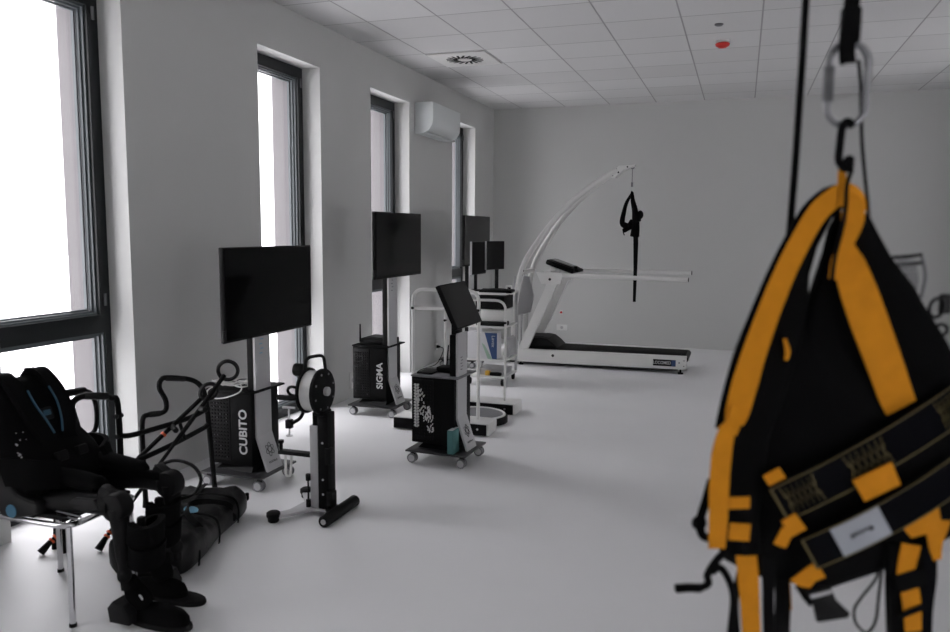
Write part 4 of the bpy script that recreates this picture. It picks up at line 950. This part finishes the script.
MB().tube(smooth_path([hp(887.6, 575, .01), hp(882.9, 587.5, .008), hp(868.1, 606, .006), hp(861, 619.1, .006), hp(863.1, 634.1, .006), hp(874.1, 644.2, .006), hp(883.2, 632.1, .006), hp(886.2, 607, .006), hp(890.7, 575, .01)], 6), .0022, 8).build('cord_loop', 'webbing', t)
lt = strap('leg_padding', [(916.6, 548.4, .012), (914.6, 583.7, .012), (916.4, 624.8, .014), (920.2, 686.4, .016)], [40, 34, 34, 34], 'webbing', th=.016)
strap('leg_webbing', [(917, 546, .000), (912, 576, .000), (918.4, 604.3, .001), (922.2, 641.1, .003)], [20, 18, 19, 17], 'orange', lt, th=.003)
k = MB()
for a0, b0, a1, b1, w in ((900, 589, 932, 578, 19), (905, 623, 930, 612, 6)):
    q0, q1 = hp(a0, b0, -.003), hp(a1, b1, -.003); k.ribbon([q0, q1], w * U1, .003, V((.3, 0, 1)))
k.build('cross_band', 'webbing', lt)
strap('leg_edge', [(935.6, 546.1, .004), (937.6, 581.2, .004), (935.6, 621.4, .004), (936.4, 682.4, .006)], [16, 15, 12, 12], 'navy', lt, th=.006)
# left hand side: ring, pull strap and hook
MB().ring(hp(699.6, 526.1, .008), .0085, .0032, (0, 1, 0)).build('pull_ring', 'rubber', t)
strap('ring_strap', [(712.3, 479.3, .006), (707.2, 499.4, .006), (700.2, 523.6, .006), (703.2, 539.6, .006), (715.3, 541.6, .006)], [8, 9, 9, 9, 8], 'webbing')
MB().tube(smooth_path([hp(726.2, 557.9, .01), hp(715.7, 568.4, .008), hp(707.2, 581.9, .006), hp(708.2, 590.9, .006), hp(698.8, 595.3, .004), hp(686.4, 594.6, .002), hp(673, 595, .0)], 5), [.0056] * 20 + [.0068] * 11, 10).build('pull_strap', 'webbing', t)
MB().tube(smooth_path([hp(712.1, 580.1, .01), hp(721.6, 575.6, .012), hp(731.1, 589.4, .014), hp(736.2, 609.7, .014), hp(734.2, 635, .014), hp(731.1, 665.3, .014)], 5), .0055, 10).build('loop_strap', 'webbing', t)
MB().tube(smooth_path([hp(746.7, 578.1, .02), hp(741.6, 596.4, .02), hp(738.6, 621.8, .02), hp(741.6, 667.6, .02)], 5), .006, 8).build('loop_strap', 'webbing', t)

# ================================================================== LIGHT AND CAMERA
W = bpy.data.worlds.new('overcast_sky'); SC.world = W; W.use_nodes = True
bg = W.node_tree.nodes['Background']; bg.inputs[0].default_value = (.955, .94, .965, 1); bg.inputs[1].default_value = 1.25
nt = W.node_tree; tc = nt.nodes.new('ShaderNodeTexCoord'); sx = nt.nodes.new('ShaderNodeSeparateXYZ'); nt.links.new(tc.outputs['Generated'], sx.inputs[0])
mr = nt.nodes.new('ShaderNodeMapRange'); mr.inputs['To Min'].default_value = .85; mr.inputs['To Max'].default_value = 2.1; nt.links.new(sx.outputs['Z'], mr.inputs['Value']); nt.links.new(mr.outputs[0], bg.inputs[1])   # overcast: brighter towards the zenith
for i, (a, b) in enumerate(LW + RW_FILL):       # light portals in the window openings guide the sampling of the sky
    la = bpy.data.lights.new('window_portal', 'AREA'); la.shape = 'RECTANGLE'; la.size = b - a; la.size_y = HEAD
    la.cycles.is_portal = True
    lo = bpy.data.objects.new('window_portal', la); COL.objects.link(lo)
    left = i < len(LW)
    lo.location = (-.26 if left else RIGHT + .26, (a + b) / 2, HEAD / 2)
    lo.rotation_euler = V((1 if left else -1, 0, 0)).to_track_quat('-Z', 'Z').to_euler()
cam = bpy.data.cameras.new('camera'); co = bpy.data.objects.new('camera', cam); COL.objects.link(co); SC.camera = co
cam.sensor_width = 36; cam.lens = 781.8 / 950 * 36; cam.clip_start = .05
Rv, Uv, Fv = V((.94671487, .32201581, .00606369)), V((-.04077012, .10114457, .994036)), V((-.319482, .94131588, -.1088837))
mx = Matrix((Rv, Uv, -Fv)).transposed().to_4x4(); mx.translation = (3.3211, 0, 1.5256); co.matrix_world = mx
cam.dof.use_dof = True; cam.dof.focus_distance = 7.0; cam.dof.aperture_fstop = 3.4
vs = SC.view_settings; vs.view_transform = 'Standard'; vs.look = 'None'; vs.exposure = 2.38; vs.gamma = 1.0; vs.use_curve_mapping = False
